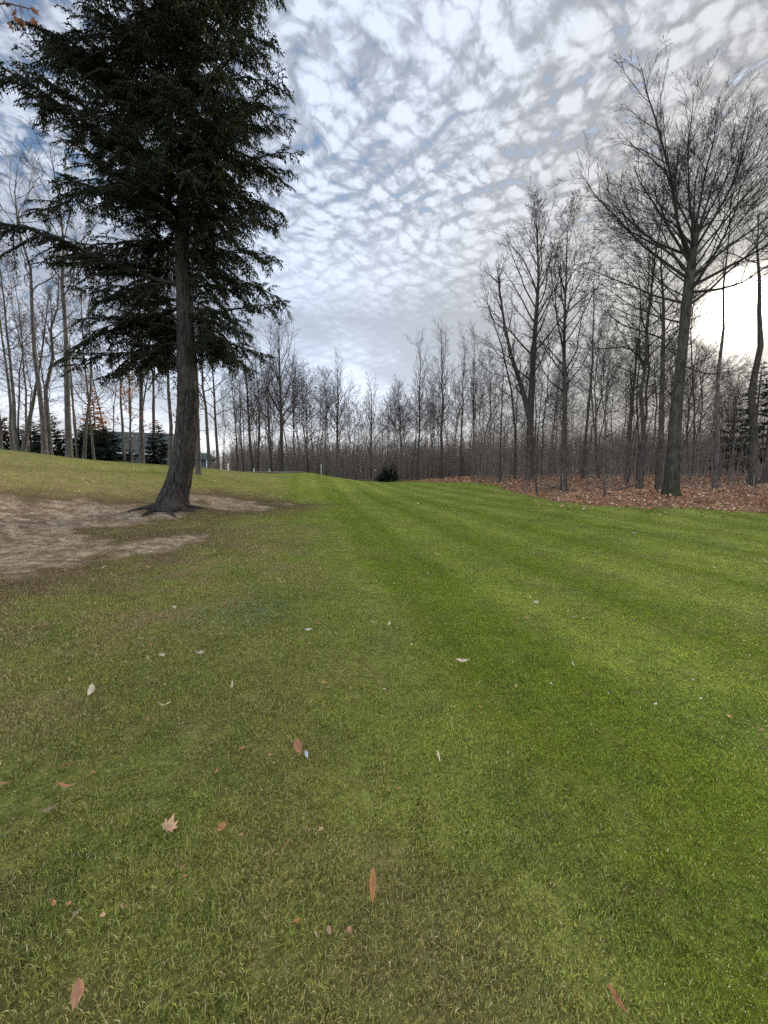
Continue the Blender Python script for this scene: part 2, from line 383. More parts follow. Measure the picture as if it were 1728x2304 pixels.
def build_ground():
    na, nr = 760, 300
    th = np.arange(na)*2*math.pi/na
    r = np.concatenate([np.geomspace(0.35, 60, 240), np.geomspace(61, 1500, nr-240)])
    X = np.concatenate([[0], (r[:, None]*np.sin(th)).ravel()]); Y = np.concatenate([[0.01], (r[:, None]*np.cos(th)).ravel()])
    z = zt(X, Y)
    c, dirt, lit, fair = lawn_col(X, Y)
    # shade between the modelled blades, painted into the ground colour near the camera
    gap_shade = (1-sstep(7, 21, np.hypot(X, Y)))*(1-dirt)
    c = c*(1-.24*gap_shade)[:, None]
    z = z + (fbm(X*.7, Y*.7, 0, 3, 5)-.5)*0.05 + dirt*(fbm(X*2.2, Y*2.2, 0, 4, 6)-.5)*0.16 - dirt*0.03
    idx = 1+np.arange(nr*na).reshape(nr, na)
    q = np.stack([idx[:-1], np.roll(idx[:-1], -1, 1), np.roll(idx[1:], -1, 1), idx[1:]], -1).reshape(-1, 4)[:, ::-1]
    tri = np.stack([np.zeros(na, int), idx[0], np.roll(idx[0], -1)], -1)[:, ::-1]
    m, nt, b = new_mat('ground_cover'); L = nt.links.new
    A = {}
    for k in ('col', 'dirt', 'lit', 'fair'):
        a = nt.nodes.new('ShaderNodeAttribute'); a.attribute_name = k; A[k] = a.outputs['Color'] if k == 'col' else a.outputs['Fac']
    tc = nt.nodes.new('ShaderNodeTexCoord'); O = tc.outputs['Object']
    def noise(sc, det=5.0, rough=.6, dis=0.0, scale=None):
        n = N(nt, 'ShaderNodeTexNoise', Scale=sc, Detail=det, Roughness=rough, Distortion=dis)
        if scale:
            mp = nt.nodes.new('ShaderNodeMapping'); mp.inputs['Scale'].default_value = scale; L(O, mp.inputs[0]); L(mp.outputs[0], n.inputs['Vector'])
        else: L(O, n.inputs['Vector'])
        return n.outputs[0]
    # turf
    f1 = noise(38, 4, .7); f2 = noise(9, 5, .65)
    k = math_n(nt, 'MULTIPLY', maprange(nt, f1, .3, .7, .62, 1.40), maprange(nt, f2, .3, .7, .72, 1.30))
    vs = nt.nodes.new('ShaderNodeVectorMath'); vs.operation = 'SCALE'; L(A['col'], vs.inputs[0]); L(k, vs.inputs['Scale'])
    turf = mixc(nt, math_n(nt, 'MULTIPLY', maprange(nt, f1, .60, .72), .35), vs.outputs[0], (0.27, 0.23, 0.13))
    # bare sandy soil
    d1 = noise(1.8, 7, .7, .3, (1, 1.5, 1)); d2 = noise(30, 4, .7); d3 = noise(7, 5, .7, .5)
    soil = mixc(nt, maprange(nt, d1, .38, .62), (0.25, 0.17, 0.105), (0.58, 0.45, 0.30))
    soil = mixc(nt, math_n(nt, 'MULTIPLY', maprange(nt, d3, .46, .60), .80), soil, (0.15, 0.10, 0.065))
    soil = mixc(nt, math_n(nt, 'MULTIPLY', maprange(nt, d2, .55, .7), .5), soil, (0.16, 0.11, 0.075))
    de = math_n(nt, 'ADD', A['dirt'], math_n(nt, 'MULTIPLY', math_n(nt, 'SUBTRACT', d3, .5), 1.6))
    c1 = mixc(nt, maprange(nt, de, .10, .42), turf, (0.15, 0.105, 0.055)); c1 = mixc(nt, maprange(nt, de, .30, .98), c1, soil)
    # brown leaf litter
    l1 = N(nt, 'ShaderNodeTexVoronoi', Scale=13.0); L(O, l1.inputs['Vector'])
    l2 = noise(1.2, 4, .6)
    cr = nt.nodes.new('ShaderNodeValToRGB'); L(l1.outputs['Color'], cr.inputs[0])
    els = cr.color_ramp.elements; els[0].color = (0.16, 0.078, 0.04, 1); els[1].color = (0.58, 0.34, 0.20, 1); els[0].position = .1; els[1].position = .95
    e = els.new(.5); e.color = (0.31, 0.165, 0.10, 1)
    litc = mixc(nt, maprange(nt, l2, .4, .65, 0, .6), cr.outputs[0], (0.09, 0.055, 0.035))
    c2 = mixc(nt, A['lit'], c1, litc)
    L(c2, b.inputs['Base Color']); b.inputs['Roughness'].default_value = 0.95; b.inputs['Specular IOR Level'].default_value = 0.05
    h = math_n(nt, 'ADD', f1, math_n(nt, 'MULTIPLY', d3, 1.5))
    h = math_n(nt, 'ADD', h, math_n(nt, 'MULTIPLY', math_n(nt, 'MULTIPLY', d1, A['dirt']), 1.5))
    h = math_n(nt, 'ADD', h, math_n(nt, 'MULTIPLY', math_n(nt, 'MULTIPLY', l1.outputs['Distance'], A['lit']), 1.5))
    bp = nt.nodes.new('ShaderNodeBump'); bp.inputs['Strength'].default_value = 0.7; bp.inputs['Distance'].default_value = 0.035
    L(h, bp.inputs['Height']); L(bp.outputs[0], b.inputs['Normal'])
    me = mesh_from('ground', np.c_[X, Y, z], [q, tri], m, dict(col=c, dirt=dirt, lit=lit, fair=fair), smooth=True)
    link('ground', me, kind='structure', label='mown golf fairway turf with bare sandy soil and leafy forest floor')
build_ground()

def build_grass():
    r0, r1 = 0.45, 24.0; half = math.radians(63)
    rr = np.geomspace(r0, r1, 4000)
    rho = 21000*np.minimum(1, (2.0/rr)**1.55)
    pdf = rho*rr; cdf = np.cumsum(pdf*np.gradient(rr)); total = cdf[-1]*2*half; cdf /= cdf[-1]
    n = int(total)
    r = np.interp(rng.random(n), cdf, rr); th = (rng.random(n)*2-1)*half
    x = r*np.sin(th); y = r*np.cos(th)
    keep = (y > 0.35)
    x, y, r = x[keep], y[keep], r[keep]
    c, dirt, lit, fair = lawn_col(x, y)
    bare = sstep(.60, .74, fbm(x*2.6, y*2.6, 0, 3, 90))
    k = rng.random(len(x)) > np.clip(sstep(.25, .95, dirt)*0.94 + lit*1.0 + bare*.45*(1-fair), 0, 1)
    x, y, r, c, fair, bare = x[k], y[k], r[k], c[k], fair[k], bare[k]
    n = len(x)
    z = zt(x, y) + (fbm(x*.7, y*.7, 0, 3, 5)-.5)*0.05
    wf = np.clip(r/2.2, 1, 6)**0.75
    tuft = fbm(x*7, y*7, 0, 2, 95)
    hgt = (0.010+0.015*rng.random(n)**1.5)*(0.6+0.9*tuft)*(1-.25*fair)*(1-.5*bare)*wf**0.3
    wid = (0.0009+0.0009*rng.random(n))*wf*1.1
    az = rng.random(n)*2*math.pi
    lean = (0.25+1.1*rng.random(n))*hgt
    lx = np.cos(az)*lean; ly = np.sin(az)*lean
    fa = az + math.pi/2 + rng.normal(0, .5, n)
    wx, wy = np.cos(fa)*wid, np.sin(fa)*wid
    v = np.empty((n, 5, 3))
    v[:, 0] = np.c_[x-wx, y-wy, z-.006]; v[:, 1] = np.c_[x+wx, y+wy, z-.006]
    v[:, 2] = np.c_[x-wx*.8+lx*.4, y-wy*.8+ly*.4, z+hgt*.6]; v[:, 3] = np.c_[x+wx*.8+lx*.4, y+wy*.8+ly*.4, z+hgt*.6]
    v[:, 4] = np.c_[x+lx, y+ly, z+hgt*(.95-.2*rng.random(n))]
    i = np.arange(n)[:, None]*5
    q = i+np.array([[0, 1, 3, 2]]); t = i+np.array([[2, 3, 4]])
    c = c*(0.5+1.05*rng.random(n))[:, None]
    c = c*(1+rng.normal(0, .08, (n, 3)))
    s = rng.random(n) < (0.045*(1-fair)+0.02+0.08*bare)
    c[s] = np.array([0.50, 0.43, 0.25])*(0.6+0.6*rng.random(s.sum()))[:, None]
    c = np.clip(c*(1.12+.26*(1-sstep(5, 20, r)))[:, None], 0.005, .85)
    me = mesh_from('grass', v.reshape(-1, 3), [q, t], M_GRASS, dict(col=np.repeat(c, 5, axis=0)))
    link('grass', me, kind='stuff', label='short green and straw coloured turf grass', category='grass')
build_grass()

def build_litter():
    n = 70000
    th = np.radians(rng.uniform(-5, 62, n)); r = 14+50*rng.random(n)**1.6
    x = r*np.sin(th); y = r*np.cos(th)
    _, lit, _ = masks(x, y)
    k = rng.random(n) < np.maximum(lit, .10*sstep(-2.2, 0, sdist(LITTER, x, y)))*(0.55+0.45*(fbm(x*.8, y*.8, 0, 3, 33) > .45)) + 0.0
    x, y, r = x[k], y[k], r[k]; n = len(x)
    z = zt(x, y)+0.015+rng.random(n)*.03
    s = rng.uniform(.035, .07, n)*np.clip(r/22, 1, 1.8)
    az = rng.random(n)*6.283; ti = rng.normal(0, .5, n); t2 = rng.normal(0, .5, n)
    ax = np.c_[np.cos(az), np.sin(az), ti]; bx = np.c_[-np.sin(az), np.cos(az), t2]*.75
    p = np.c_[x, y, z]
    v = np.stack([p-ax*s[:, None], p-bx*s[:, None]+[0, 0, .01], p+ax*s[:, None], p+bx*s[:, None]+[0, 0, .012]], 1)
    pal = np.array([[.50, .25, .12], [.38, .18, .09], [.60, .38, .22], [.24, .12, .07], [.66, .48, .32], [.55, .29, .14]])
    c = pal[rng.integers(0, 6, n)]*(.7+.6*rng.random(n))[:, None]
    me = mesh_from('leaf_litter', v.reshape(-1, 3), [np.arange(4*n).reshape(n, 4)], M_LEAF, dict(col=np.repeat(c, 4, axis=0)))
    link('leaf_litter', me, kind='stuff', label='brown fallen leaves covering the forest floor', category='leaf litter')
build_litter()

# ------------------------------------------------------------------ bare trees
def nrm(v):
    l = math.sqrt(v[0]*v[0]+v[1]*v[1]+v[2]*v[2])+1e-9; return (v[0]/l, v[1]/l, v[2]/l)
def tilt(d, ang, az):
    ref = (1, 0, 0) if abs(d[2]) > .9 else (0, 0, 1)
    a = nrm((d[1]*ref[2]-d[2]*ref[1], d[2]*ref[0]-d[0]*ref[2], d[0]*ref[1]-d[1]*ref[0]))
    b = (d[1]*a[2]-d[2]*a[1], d[2]*a[0]-d[0]*a[2], d[0]*a[1]-d[1]*a[0])
    ca, sa = math.cos(ang), math.sin(ang); c, s = math.cos(az), math.sin(az)
    return nrm(tuple(d[i]*ca + (a[i]*c+b[i]*s)*sa for i in range(3)))
SEG = (0, 8, 5, 4, 3); SIDES = (0, 5, 3, 3, 3)
def grow(tb, p, d, L, r, lvl, maxl, nch, ang=0.66, trop=0.08, wig=0.13, rmin=0.0045, tips=None, ratio=.40, rk=.42):
    n = SEG[lvl]; st = L/n; pts = [p]; rad = [r]; dirs = [d]
    up = trop*(1.0 if lvl < 2 else .35)
    for i in range(n):
        d = nrm((d[0]+R.gauss(0, wig), d[1]+R.gauss(0, wig), d[2]+R.gauss(0, wig)+up))
        p = (p[0]+d[0]*st, p[1]+d[1]*st, p[2]+d[2]*st)
        pts.append(p); rad.append(max(rmin*.8, r*(1-.8*(i+1)/n))); dirs.append(d)
    tb.add(pts, rad, SIDES[lvl])
    if lvl >= maxl:
        if tips is not None: tips.append((pts[-1], d))
        return
    k = nch[lvl]; az = R.random()*6.28
    t0 = .18 if (lvl > 1 or maxl < 4) else .34
    for j in range(k):
        t = t0+(1-t0)*(j+R.random())/k
        f = t*n; i = min(int(f), n-1); f -= i
        q = tuple(pts[i][m]+(pts[i+1][m]-pts[i][m])*f for m in range(3)); rr = rad[i]+(rad[i+1]-rad[i])*f
        az += 2.4+R.gauss(0, .5)
        cl = L*ratio*(1.15-.65*t)*R.uniform(.65, 1.25)
        grow(tb, q, tilt(dirs[i+1], ang*R.uniform(.7, 1.25), az), cl, max(rmin, min(rr*.6, r*rk)), lvl+1, maxl, nch, ang, trop, wig, rmin, tips, ratio, rk)

def trunk_mesh(tb_pts, rad, mat, flare=1.24, name='trunk', sides=12):
    pts = [np.array(p, float) for p in tb_pts]; t = Tubes()
    # densify, with a flared foot
    P = [pts[0]-np.array([0, 0, .25]), pts[0]+(pts[1]-pts[0])*.02]+[pts[0]+(pts[1]-pts[0])*f for f in (.15, .4)]+pts[1:]
    Rr = [rad[0]*flare*1.15, rad[0]*flare, rad[0]*(1+(flare-1)*.35), rad[0]*1.05]+list(rad[1:])
    t.add(P, Rr, sides)
    return t.mesh(name, mat)

def make_bare(H, r0, cb=.4, nl=22, lean=(0, 0), ltop=.10, lbase=.28, a0=62, a1=25, nch=(0, 9, 6, 4), maxl=3, path=None, wob=.012, rmin=.006, mats=None, tips=None, trop=.055, leader=True, snag=4, wig=.11, fork=False):
    """local coordinates, base at origin. returns (trunk mesh, crown mesh)"""
    mt, mb = mats or (M_BARK_DARK, M_TWIG_DARK); lbase *= 1.42; ltop *= 1.15; a1 *= 1.1; nl = int(nl*.85)
    if path is None:
        ns = 9; path = []; ox = oy = 0
        for i in range(ns+1):
            t = i/ns; path.append((lean[0]*t*H+ox, lean[1]*t*H+oy, H*t*(.97)))
            ox += R.gauss(0, wob*H/3); oy += R.gauss(0, wob*H/3)
    n = len(path)
    rads = [r0*(1-.93*(i/(n-1))**1.05) for i in range(n)]
    tm = trunk_mesh(path, rads, mt)
    tb = Tubes(); az = R.random()*6.28
    def onp(t):
        f = t*(n-1); i = min(int(f), n-2); f -= i
        return tuple(path[i][m]+(path[i+1][m]-path[i][m])*f for m in range(3)), rads[i]+(rads[i+1]-rads[i])*f, nrm(tuple(path[i+1][m]-path[i][m] for m in range(3)))
    for j in range(nl):
        t = cb+(0.985-cb)*((j+R.random()*.8)/nl)**1.0
        s = (t-cb)/(1-cb)
        q, rr, d = onp(t); az += 2.4+R.gauss(0, .4)
        L = H*(lbase+(ltop-lbase)*s**.85)*R.uniform(.6, 1.15)*(1.0 if s > .12 else .8)
        ang = math.radians(a0+(a1-a0)*s)*R.uniform(.85, 1.15)
        grow(tb, q, tilt(d, ang, az), L, min(rr*.5, .010*L+.010), 1, maxl, nch, trop=trop, rmin=rmin, tips=tips, wig=wig)
    for j in range(snag):      # a few thin low side shoots
        q, rr, d = onp(R.uniform(.12, cb)); az += 2.4
        grow(tb, q, tilt(d, math.radians(R.uniform(55, 85)), az), H*R.uniform(.04, .10), .02, 2, 3, (0, 0, 4, 3), rmin=rmin, tips=tips)
    return tm, tb.mesh('crown', mb)
def place_bare(meshes, loc, name, label, group=None, cat='tree', rz=0, sc=(1, 1, 1)):
    e = empty(name, loc, label=label, category=cat)
    if group: e['group'] = group
    e.rotation_euler = (0, 0, rz); e.scale = sc
    link('trunk', meshes[0], e); link('crown', meshes[1], e)
    return e

HD = None
def hero(px, Y, top, wpx, label, path=None, group=None, mats=None, name='bare_tree', leanpx=0, **kw):
    """tree whose foot stands under photo column px at distance Y and whose tip reaches row top"""
    b = at(px, Y); tp = ray(px, top); zt_ = CAMZ+tp[2]/tp[1]*Y; H = zt_-b[2]
    if path is not None:
        P = []
        for (x, y_) in path:
            d = ray(x, y_); P.append((d[0]/d[1]*Y-b[0], 0.0, CAMZ+d[2]/d[1]*Y-b[2]))
        P[0] = (P[0][0], 0, 0)
        for i in range(1, len(P)): P[i] = (P[i][0], R.gauss(0, .08)*i**.5, P[i][2])
        H = P[-1][2]; kw['path'] = P
    m = make_bare(H, wpx*.43/F*Y, mats=mats, **kw)
    return place_bare(m, b, name, label, group)

G = (M_BARK_GREY, M_TWIG_GREY); D = (M_BARK_DARK, M_TWIG_DARK)
# --- the big beech on the right
def big_beech():
    Y = 18.0; b = at(1512, Y)
    def W(px, py, dy=0): d = ray(px, py); return (d[0]/d[1]*Y-b[0], dy, CAMZ+d[2]/d[1]*Y-b[2])
    path = [(0, 0, 0), W(1514, 1040), W(1520, 960), W(1526, 880), W(1536, 780), W(1546, 690, .05), W(1556, 620, .1), W(1566, 560, .15), W(1574, 500, .2)]
    hw = [17, 14.8, 13, 11.5, 10.8, 11, 11, 8, 5.5]
    t = Tubes(); rad = [h*.88/F*Y for h in hw]
    tm = trunk_mesh(path, rad, M_BARK_MOSS, 1.3, sides=18)
    tb = Tubes()
    f = path[-1]
    az = .7; nl = 17
    # big rising forks
    NCH = (0, 11, 8, 6)
    k = 0
    for v, L, r in (((1.0, .2, 1.9), 6.3, .085), ((.15, -.7, 1.7), 5.8, .075), ((-.75, .3, 1.8), 5.6, .08), ((.7, 1.1, 1.7), 5.6, .07), ((-1.1, -.8, 1.6), 5.6, .08), ((2.0, -.5, 1.7), 6.6, .085), ((.1, 1.5, 1.8), 5.4, .07), ((.35, 0, 2.4), 5.2, .085), ((1.6, 1.2, 1.3), 6.2, .075), ((-1.5, .9, 1.5), 5.8, .075), ((1.0, -1.5, 1.6), 5.8, .075), ((-.4, -.2, 2.0), 5.6, .07), ((-1.4, 0, 1.9), 5.8, .075), ((2.4, .4, 1.5), 6.6, .08)):
        t = (k*.618) % 1.0; k += 1; zf = 5.4+2.5*t; i = int(zf); fr = zf-i
        q = tuple(path[i][m]+(path[i+1][m]-path[i][m])*fr for m in range(3))
        grow(tb, q, nrm((v[0]*1.1, v[1]*1.1, v[2]*(.60+.5*t))), L*(.91-.20*t)*(.86 if v[1] < -.5 else 1), r*.85, 1, 4, NCH, ang=.58, trop=.045, wig=.085, rmin=.005, ratio=.56, rk=.34)
    for j in range(nl):
        s = j/(nl-1); zf = 5.0+s*2.4      # along the last path spans
        i = min(int(zf), 6); fr = zf-i
        q = tuple(path[i][m]+(path[i+1][m]-path[i][m])*fr for m in range(3)) if i < 7 else f
        az += 2.4+R.gauss(0, .3); el = math.radians(18+50*s+R.gauss(0, 7))
        d = (math.cos(az)*math.cos(el), math.sin(az)*math.cos(el), math.sin(el))
        L = (4.4+1.8*s)*R.uniform(.75, 1.1)
        grow(tb, q, nrm(d), L, .03+.02*s, 1, 4, (0, 9, 7, 5), ang=.55, trop=.06, wig=.10, rmin=.0055, ratio=.48)
    for (px, py), el, L, zf in (((1300, 490), 33, 6.6, 5.9), ((1330, 400), 44, 7.4, 6.5), ((1320, 610), 22, 5.4, 5.1), ((1360, 560), 12, 4.2, 4.6), ((1700, 560), 30, 6, 5.0), ((1690, 800), -5, 3.5, 3.6), ((1400, 820), 5, 2.6, 3.9)):
        i = int(zf); fr = zf-i; q = tuple(path[i][m]+(path[i+1][m]-path[i][m])*fr for m in range(3))
        w = W(px, py); sg = 1 if w[0] > q[0] else -1; e = math.radians(el)
        grow(tb, q, nrm((sg*math.cos(e), R.gauss(0, .15), math.sin(e))), L, .0095*L, 1, 4, (0, 12, 8, 5), ang=.55, trop=.04, wig=.09, rmin=.0055, ratio=.42)
    place_bare((tm, tb.mesh('crown', M_TWIG_DARK)), b, 'beech_tree', 'largest bare tree on the right with a mossy foot and wide fan of branches', cat='tree')
big_beech()

# --- named trees of the wood on the right
hero(1478, 20.5, 470, 15, 'dark slim bare tree close behind the mossy trunk of the largest one', path=[(1482,1090),(1486,980),(1490,860),(1490,760),(1492,680),(1488,600),(1480,520)], mats=D, cb=.40, nl=20, lbase=.24, a0=70, snag=6)
hero(1268, 27, 520, 15, 'tall bare tree with crooked low limbs standing right of the forked one', path=[(1268,1107),(1270,1000),(1270,900),(1268,800),(1272,700),(1274,620),(1270,515)], mats=D, cb=.34, nl=40, lbase=.27, ltop=.14, a0=52, a1=16, nch=(0, 9, 6, 4), maxl=4, rmin=.007)
def forked():
    b = at(1192, 34); Y = 34
    def W(px, py, dy=0): d = ray(px, py); return (d[0]/d[1]*Y-b[0], dy, CAMZ+d[2]/d[1]*Y-b[2])
    p1 = [(0, 0, 0), W(1192, 1000), W(1194, 920), W(1198, 840), W(1203, 760), W(1208, 690), W(1212, 620), W(1210, 560), W(1206, 505)]
    H = p1[-1][2]
    tm, cm = make_bare(H, .34, cb=.34, nl=44, lbase=.25, ltop=.14, a0=48, a1=14, path=p1, nch=(0, 9, 6, 4), maxl=4, rmin=.008)
    e = place_bare((tm, cm), b, 'bare_tree', 'tall bare tree forked low into two ascending stems in the middle of the wood', cat='tree')
    p2 = [W(1193, 950), W(1182, 900), W(1170, 860), W(1150, 800), W(1135, 730), W(1125, 660), W(1118, 600)]
    P2 = [np.array(p) for p in p2]; t = Tubes(); t.add(P2, [.24, .22, .19, .15, .11, .07, .02], 8)
    link('trunk', t.mesh('trunk', M_BARK_DARK), e)
    tb = Tubes(); az = 0
    for j in range(26):
        f = 1.0+j/26*4.9; i = int(f); f -= i; q = tuple(P2[i]+(P2[i+1]-P2[i])*f); az += 2.4
        grow(tb, q, tilt(nrm(tuple(P2[i+1]-P2[i])), R.uniform(.4, .9), az), R.uniform(2.6, 4.6)*(1-.09*i), .045, 1, 3, (0, 8, 5, 3), rmin=.008)
    link('crown', tb.mesh('crown', M_TWIG_DARK), e)
forked()
hero(1612, 21, 420, 11, 'slender pale grey bare tree between the mossy trunk and the right edge', path=[(1608,1095),(1614,980),(1620,850),(1628,740),(1632,640),(1640,520),(1648,420)], mats=G, cb=.72, nl=10, lbase=.12, a0=60)
hero(1700, 24, 430, 20, 'dark twisted tree at the right edge near the low sun', path=[(1695,1068),(1698,980),(1702,880),(1706,780),(1700,700),(1690,640),(1700,560),(1712,470)], mats=D, cb=.76, nl=12, lbase=.20, a0=70, nch=(0, 7, 5, 3))
hero(1728, 26, 380, 30, 'thick dark trunk cut by the right edge of the photo', mats=D, cb=.66, nl=12, lbase=.2)
hero(1410, 30, 640, 11, 'straight dark bare tree left of the slim tree by the mossy trunk', mats=D, cb=.4, nl=16, lbase=.17)
hero(1362, 19, 700, 6, 'thin pale grey sapling at the litter edge midway to the mossy trunk', mats=G, cb=.5, nl=12, lbase=.13, path=[(1361,1118),(1362,1050),(1364,980),(1362,900),(1368,800),(1372,700)])
hero(1209, 24, 800, 5, 'thin dark sapling at the litter edge before the forked tree', mats=D, cb=.4, nl=12, lbase=.16)
hero(1312, 33, 560, 8, 'straight narrow tree just right of the tree with crooked limbs', mats=D, cb=.5, nl=14, lbase=.14)
hero(1160, 36, 640, 7, 'leaning narrow bare tree left of the forked tree', mats=D, cb=.35, nl=18, lbase=.18, path=[(1158,1080),(1160,980),(1150,880),(1128,780),(1100,690),(1085,620)])
hero(1125, 34, 760, 6, 'small dark tree where grass meets leaves left of the forked tree', mats=D, cb=.3, nl=18, lbase=.2)
# --- behind the fairway
mid = 'bare trees beyond the crest of the fairway'
hero(940, 50, 775, 7, 'straight bare tree left of the twin spires in the middle distance', mats=D, ltop=.17, cb=.36, nl=26, lbase=.26, a0=42, a1=14, rmin=.009, nch=(0, 8, 5, 4))
hero(992, 48, 755, 9, 'dense upright bare tree right of the lone straight one at fairway end', mats=D, ltop=.17, cb=.3, nl=34, lbase=.24, a0=35, a1=10, rmin=.009, nch=(0, 8, 5, 4))
hero(1036, 47, 765, 6, 'narrow spire-like bare tree beyond the end of the grass', mats=D, ltop=.17, cb=.4, nl=22, lbase=.13, a0=28, a1=10, rmin=.008)
hero(1062, 45, 760, 6, 'second narrow spire-like tree at the left start of the leaf litter', mats=D, ltop=.17, cb=.4, nl=24, lbase=.16, a0=28, a1=10, rmin=.008)
hero(760, 60, 825, 9, 'round-crowned bare tree in the centre beyond the crest', mats=D, ltop=.17, cb=.32, nl=30, lbase=.32, a0=42, a1=14, rmin=.010, nch=(0, 9, 5, 4), trop=.12)
hero(835, 64, 868, 8, 'lower round-crowned bare tree near the dip of the treeline', mats=D, ltop=.17, cb=.25, nl=28, lbase=.34, a0=45, a1=15, rmin=.010, nch=(0, 8, 5, 4))
hero(634, 46, 738, 12, 'broad domed bare tree standing highest left of the centre', mats=D, ltop=.17, cb=.34, nl=34, lbase=.34, a0=46, a1=12, rmin=.009, nch=(0, 10, 6, 4), trop=.10)
hero(568, 40, 762, 9, 'left one of two close bare trunks right of the white post', mats=D, ltop=.17, cb=.33, nl=26, lbase=.24, a0=45, a1=14, rmin=.008, nch=(0, 8, 5, 4))
hero(581, 39, 770, 8, 'right one of two close bare trunks right of the white post', mats=D, ltop=.17, cb=.33, nl=24, lbase=.24, a0=45, a1=14, rmin=.008, nch=(0, 8, 5, 4))
hero(532, 36, 800, 5, 'thin bare tree just right of the white post', mats=D, ltop=.17, cb=.35, nl=18, lbase=.2, rmin=.007)
hero(549, 42, 790, 5, 'thin upright bare tree left of the two close trunks', mats=D, ltop=.17, cb=.35, nl=18, lbase=.17, rmin=.007)
hero(610, 50, 800, 6, 'thin bare tree under the left side of the broad dome', mats=D, ltop=.17, cb=.3, nl=18, lbase=.2, rmin=.008)
hero(690, 52, 850, 6, 'small bare tree right of the broad domed one', mats=D, ltop=.17, cb=.25, nl=20, lbase=.26, rmin=.009)
hero(492, 27, 690, 8, 'bare tree with a forked top right of the hemlock trunk', mats=G, cb=.30, nl=24, lbase=.26, a0=60, rmin=.007, nch=(0, 8, 5, 3))
hero(472, 26, 620, 9, 'straight grey bare tree nearest right of the hemlock trunk', mats=G, cb=.34, nl=24, lbase=.22, a0=62, rmin=.007, nch=(0, 8, 5, 3))
# --- on the bank at the left
hero(447, 22, 480, 13, 'dark trunk hugging the right side of the hemlock trunk', mats=G, cb=.5, nl=16, lbase=.2)
hero(155, 22, 300, 15, 'straightest pale trunk on the left bank with a broken foot', path=[(156,1027),(152,950),(148,860),(144,760),(140,640),(137,540),(133,440),(128,340)], mats=G, cb=.52, nl=24, lbase=.24, a0=50, a1=18, rmin=.007, nch=(0, 8, 6, 4))
hero(100, 21, 330, 13, 'pale curving trunk in front of the twin on the left bank', path=[(101,1023),(94,950),(88,880),(80,800),(72,700),(62,600),(50,520),(44,440),(30,360)], mats=G, cb=.55, nl=20, lbase=.26, a0=60, a1=25, rmin=.006, wig=.24, nch=(0, 7, 5, 4))
hero(111, 21.8, 560, 13, 'shorter stubby trunk of the twin on the left bank', path=[(112,1022),(106,950),(102,880),(104,800),(116,740),(124,690),(128,600)], mats=G, cb=.45, nl=16, lbase=.25, a0=45, rmin=.006)
hero(52, 22, 700, 11, 'strongly leaning trunk at the far left of the bank', path=[(52,1016),(66,960),(80,910),(88,860),(96,800),(104,720),(110,640)], mats=G, cb=.6, nl=12, lbase=.2)
hero(44, 20.5, 480, 9, 'upright trunk left of the leaning one', mats=G, cb=.4, nl=18, lbase=.2, rmin=.006)
hero(34, 23, 540, 8, 'thin trunk behind the upright one at the far left', mats=G, cb=.4, nl=16, lbase=.18, rmin=.006)
hero(9, 21, 520, 8, 'trunk nearest the left edge of the photo', mats=G, cb=.4, nl=16, lbase=.2, rmin=.006)
hero(178, 26, 600, 6, 'thin trunk just right of the straightest pale one', mats=G, cb=.35, nl=18, lbase=.2, rmin=.007)
hero(190, 23.5, 560, 8, 'slim trunk leaning right before the orange conifer', mats=G, cb=.3, nl=18, lbase=.2, path=[(189,1028),(194,960),(199,880),(203,800),(206,700),(210,600)], rmin=.007)
hero(282, 27, 620, 7, 'thin trunk left of the pair before the dark building', mats=G, cb=.3, nl=18, lbase=.2, rmin=.007)
hero(297, 29, 640, 6, 'thin trunk right of the pair before the dark building', mats=G, cb=.35, nl=18, lbase=.2, rmin=.007)
hero(319, 26, 520, 12, 'thick pale trunk with orange leaves before the dark building', path=[(319,1038),(318,960),(319,880),(318,800),(316,700),(314,620),(318,540)], mats=G, cb=.5, nl=20, lbase=.22, rmin=.007)
hero(384, 25, 500, 10, 'pale trunk hugging the left side of the hemlock trunk', path=[(381,1044),(383,960),(382,880),(376,780),(368,680),(355,590),(342,520)], mats=G, cb=.5, nl=18, lbase=.24, rmin=.007)
hero(352, 34, 560, 8, 'bare tree seen through the hemlock left of its trunk', mats=G, cb=.45, nl=18, lbase=.22, rmin=.008)

# --- fill of the woods: copies of a few prototypes
protos = []
for k in range(5):
    tb_tips = None
    H = 17.0
    protos.append((make_bare(H, [.085, .10, .07, .12, .06][k], cb=[.35, .45, .3, .4, .5][k], nl=[26, 30, 26, 34, 20][k], lbase=[.20, .27, .17, .30, .14][k], a0=58, a1=18, nch=(0, 9, 6, 4), rmin=.008, wob=[.02, .03, .035, .02, .03][k], lean=[(.02, .01), (-.03, .02), (.04, 0), (0, .03), (-.05, .01)][k]), 'dark'))
def spread(rect_fn, n, mind):
    pts = []; tries = 0
    while len(pts) < n and tries < n*60:
        tries += 1; p = rect_fn()
        if p is None: continue
        if all((p[0]-q[0])**2+(p[1]-q[1])**2 > mind*mind for q in pts): pts.append(p)
    return pts
def right_pt():
    px = R.uniform(1075, 2350); Y = 23+50*R.random()**1.25; x = (px-864)/F*Y
    if x > 62: return None
    if px < 1180 and Y < 46: return None
    if px < 1340 and Y < 38: return None
    return (x, Y)
def mid_pt():
    px = R.uniform(500, 1100); Y = R.uniform(52, 88); return ((px-864)/F*Y, Y)
def fill(pts, label, group, hs):
    for i, (x, y) in enumerate(pts):
        m = protos[R.randrange(5)][0]; h = hs(x, y)/17.0; w = h*R.uniform(.95, 1.4)
        place_bare(m, (x, y, zt1(x, y)-.05), 'bare_tree', label, group, rz=R.random()*6.28, sc=(w, w, h))
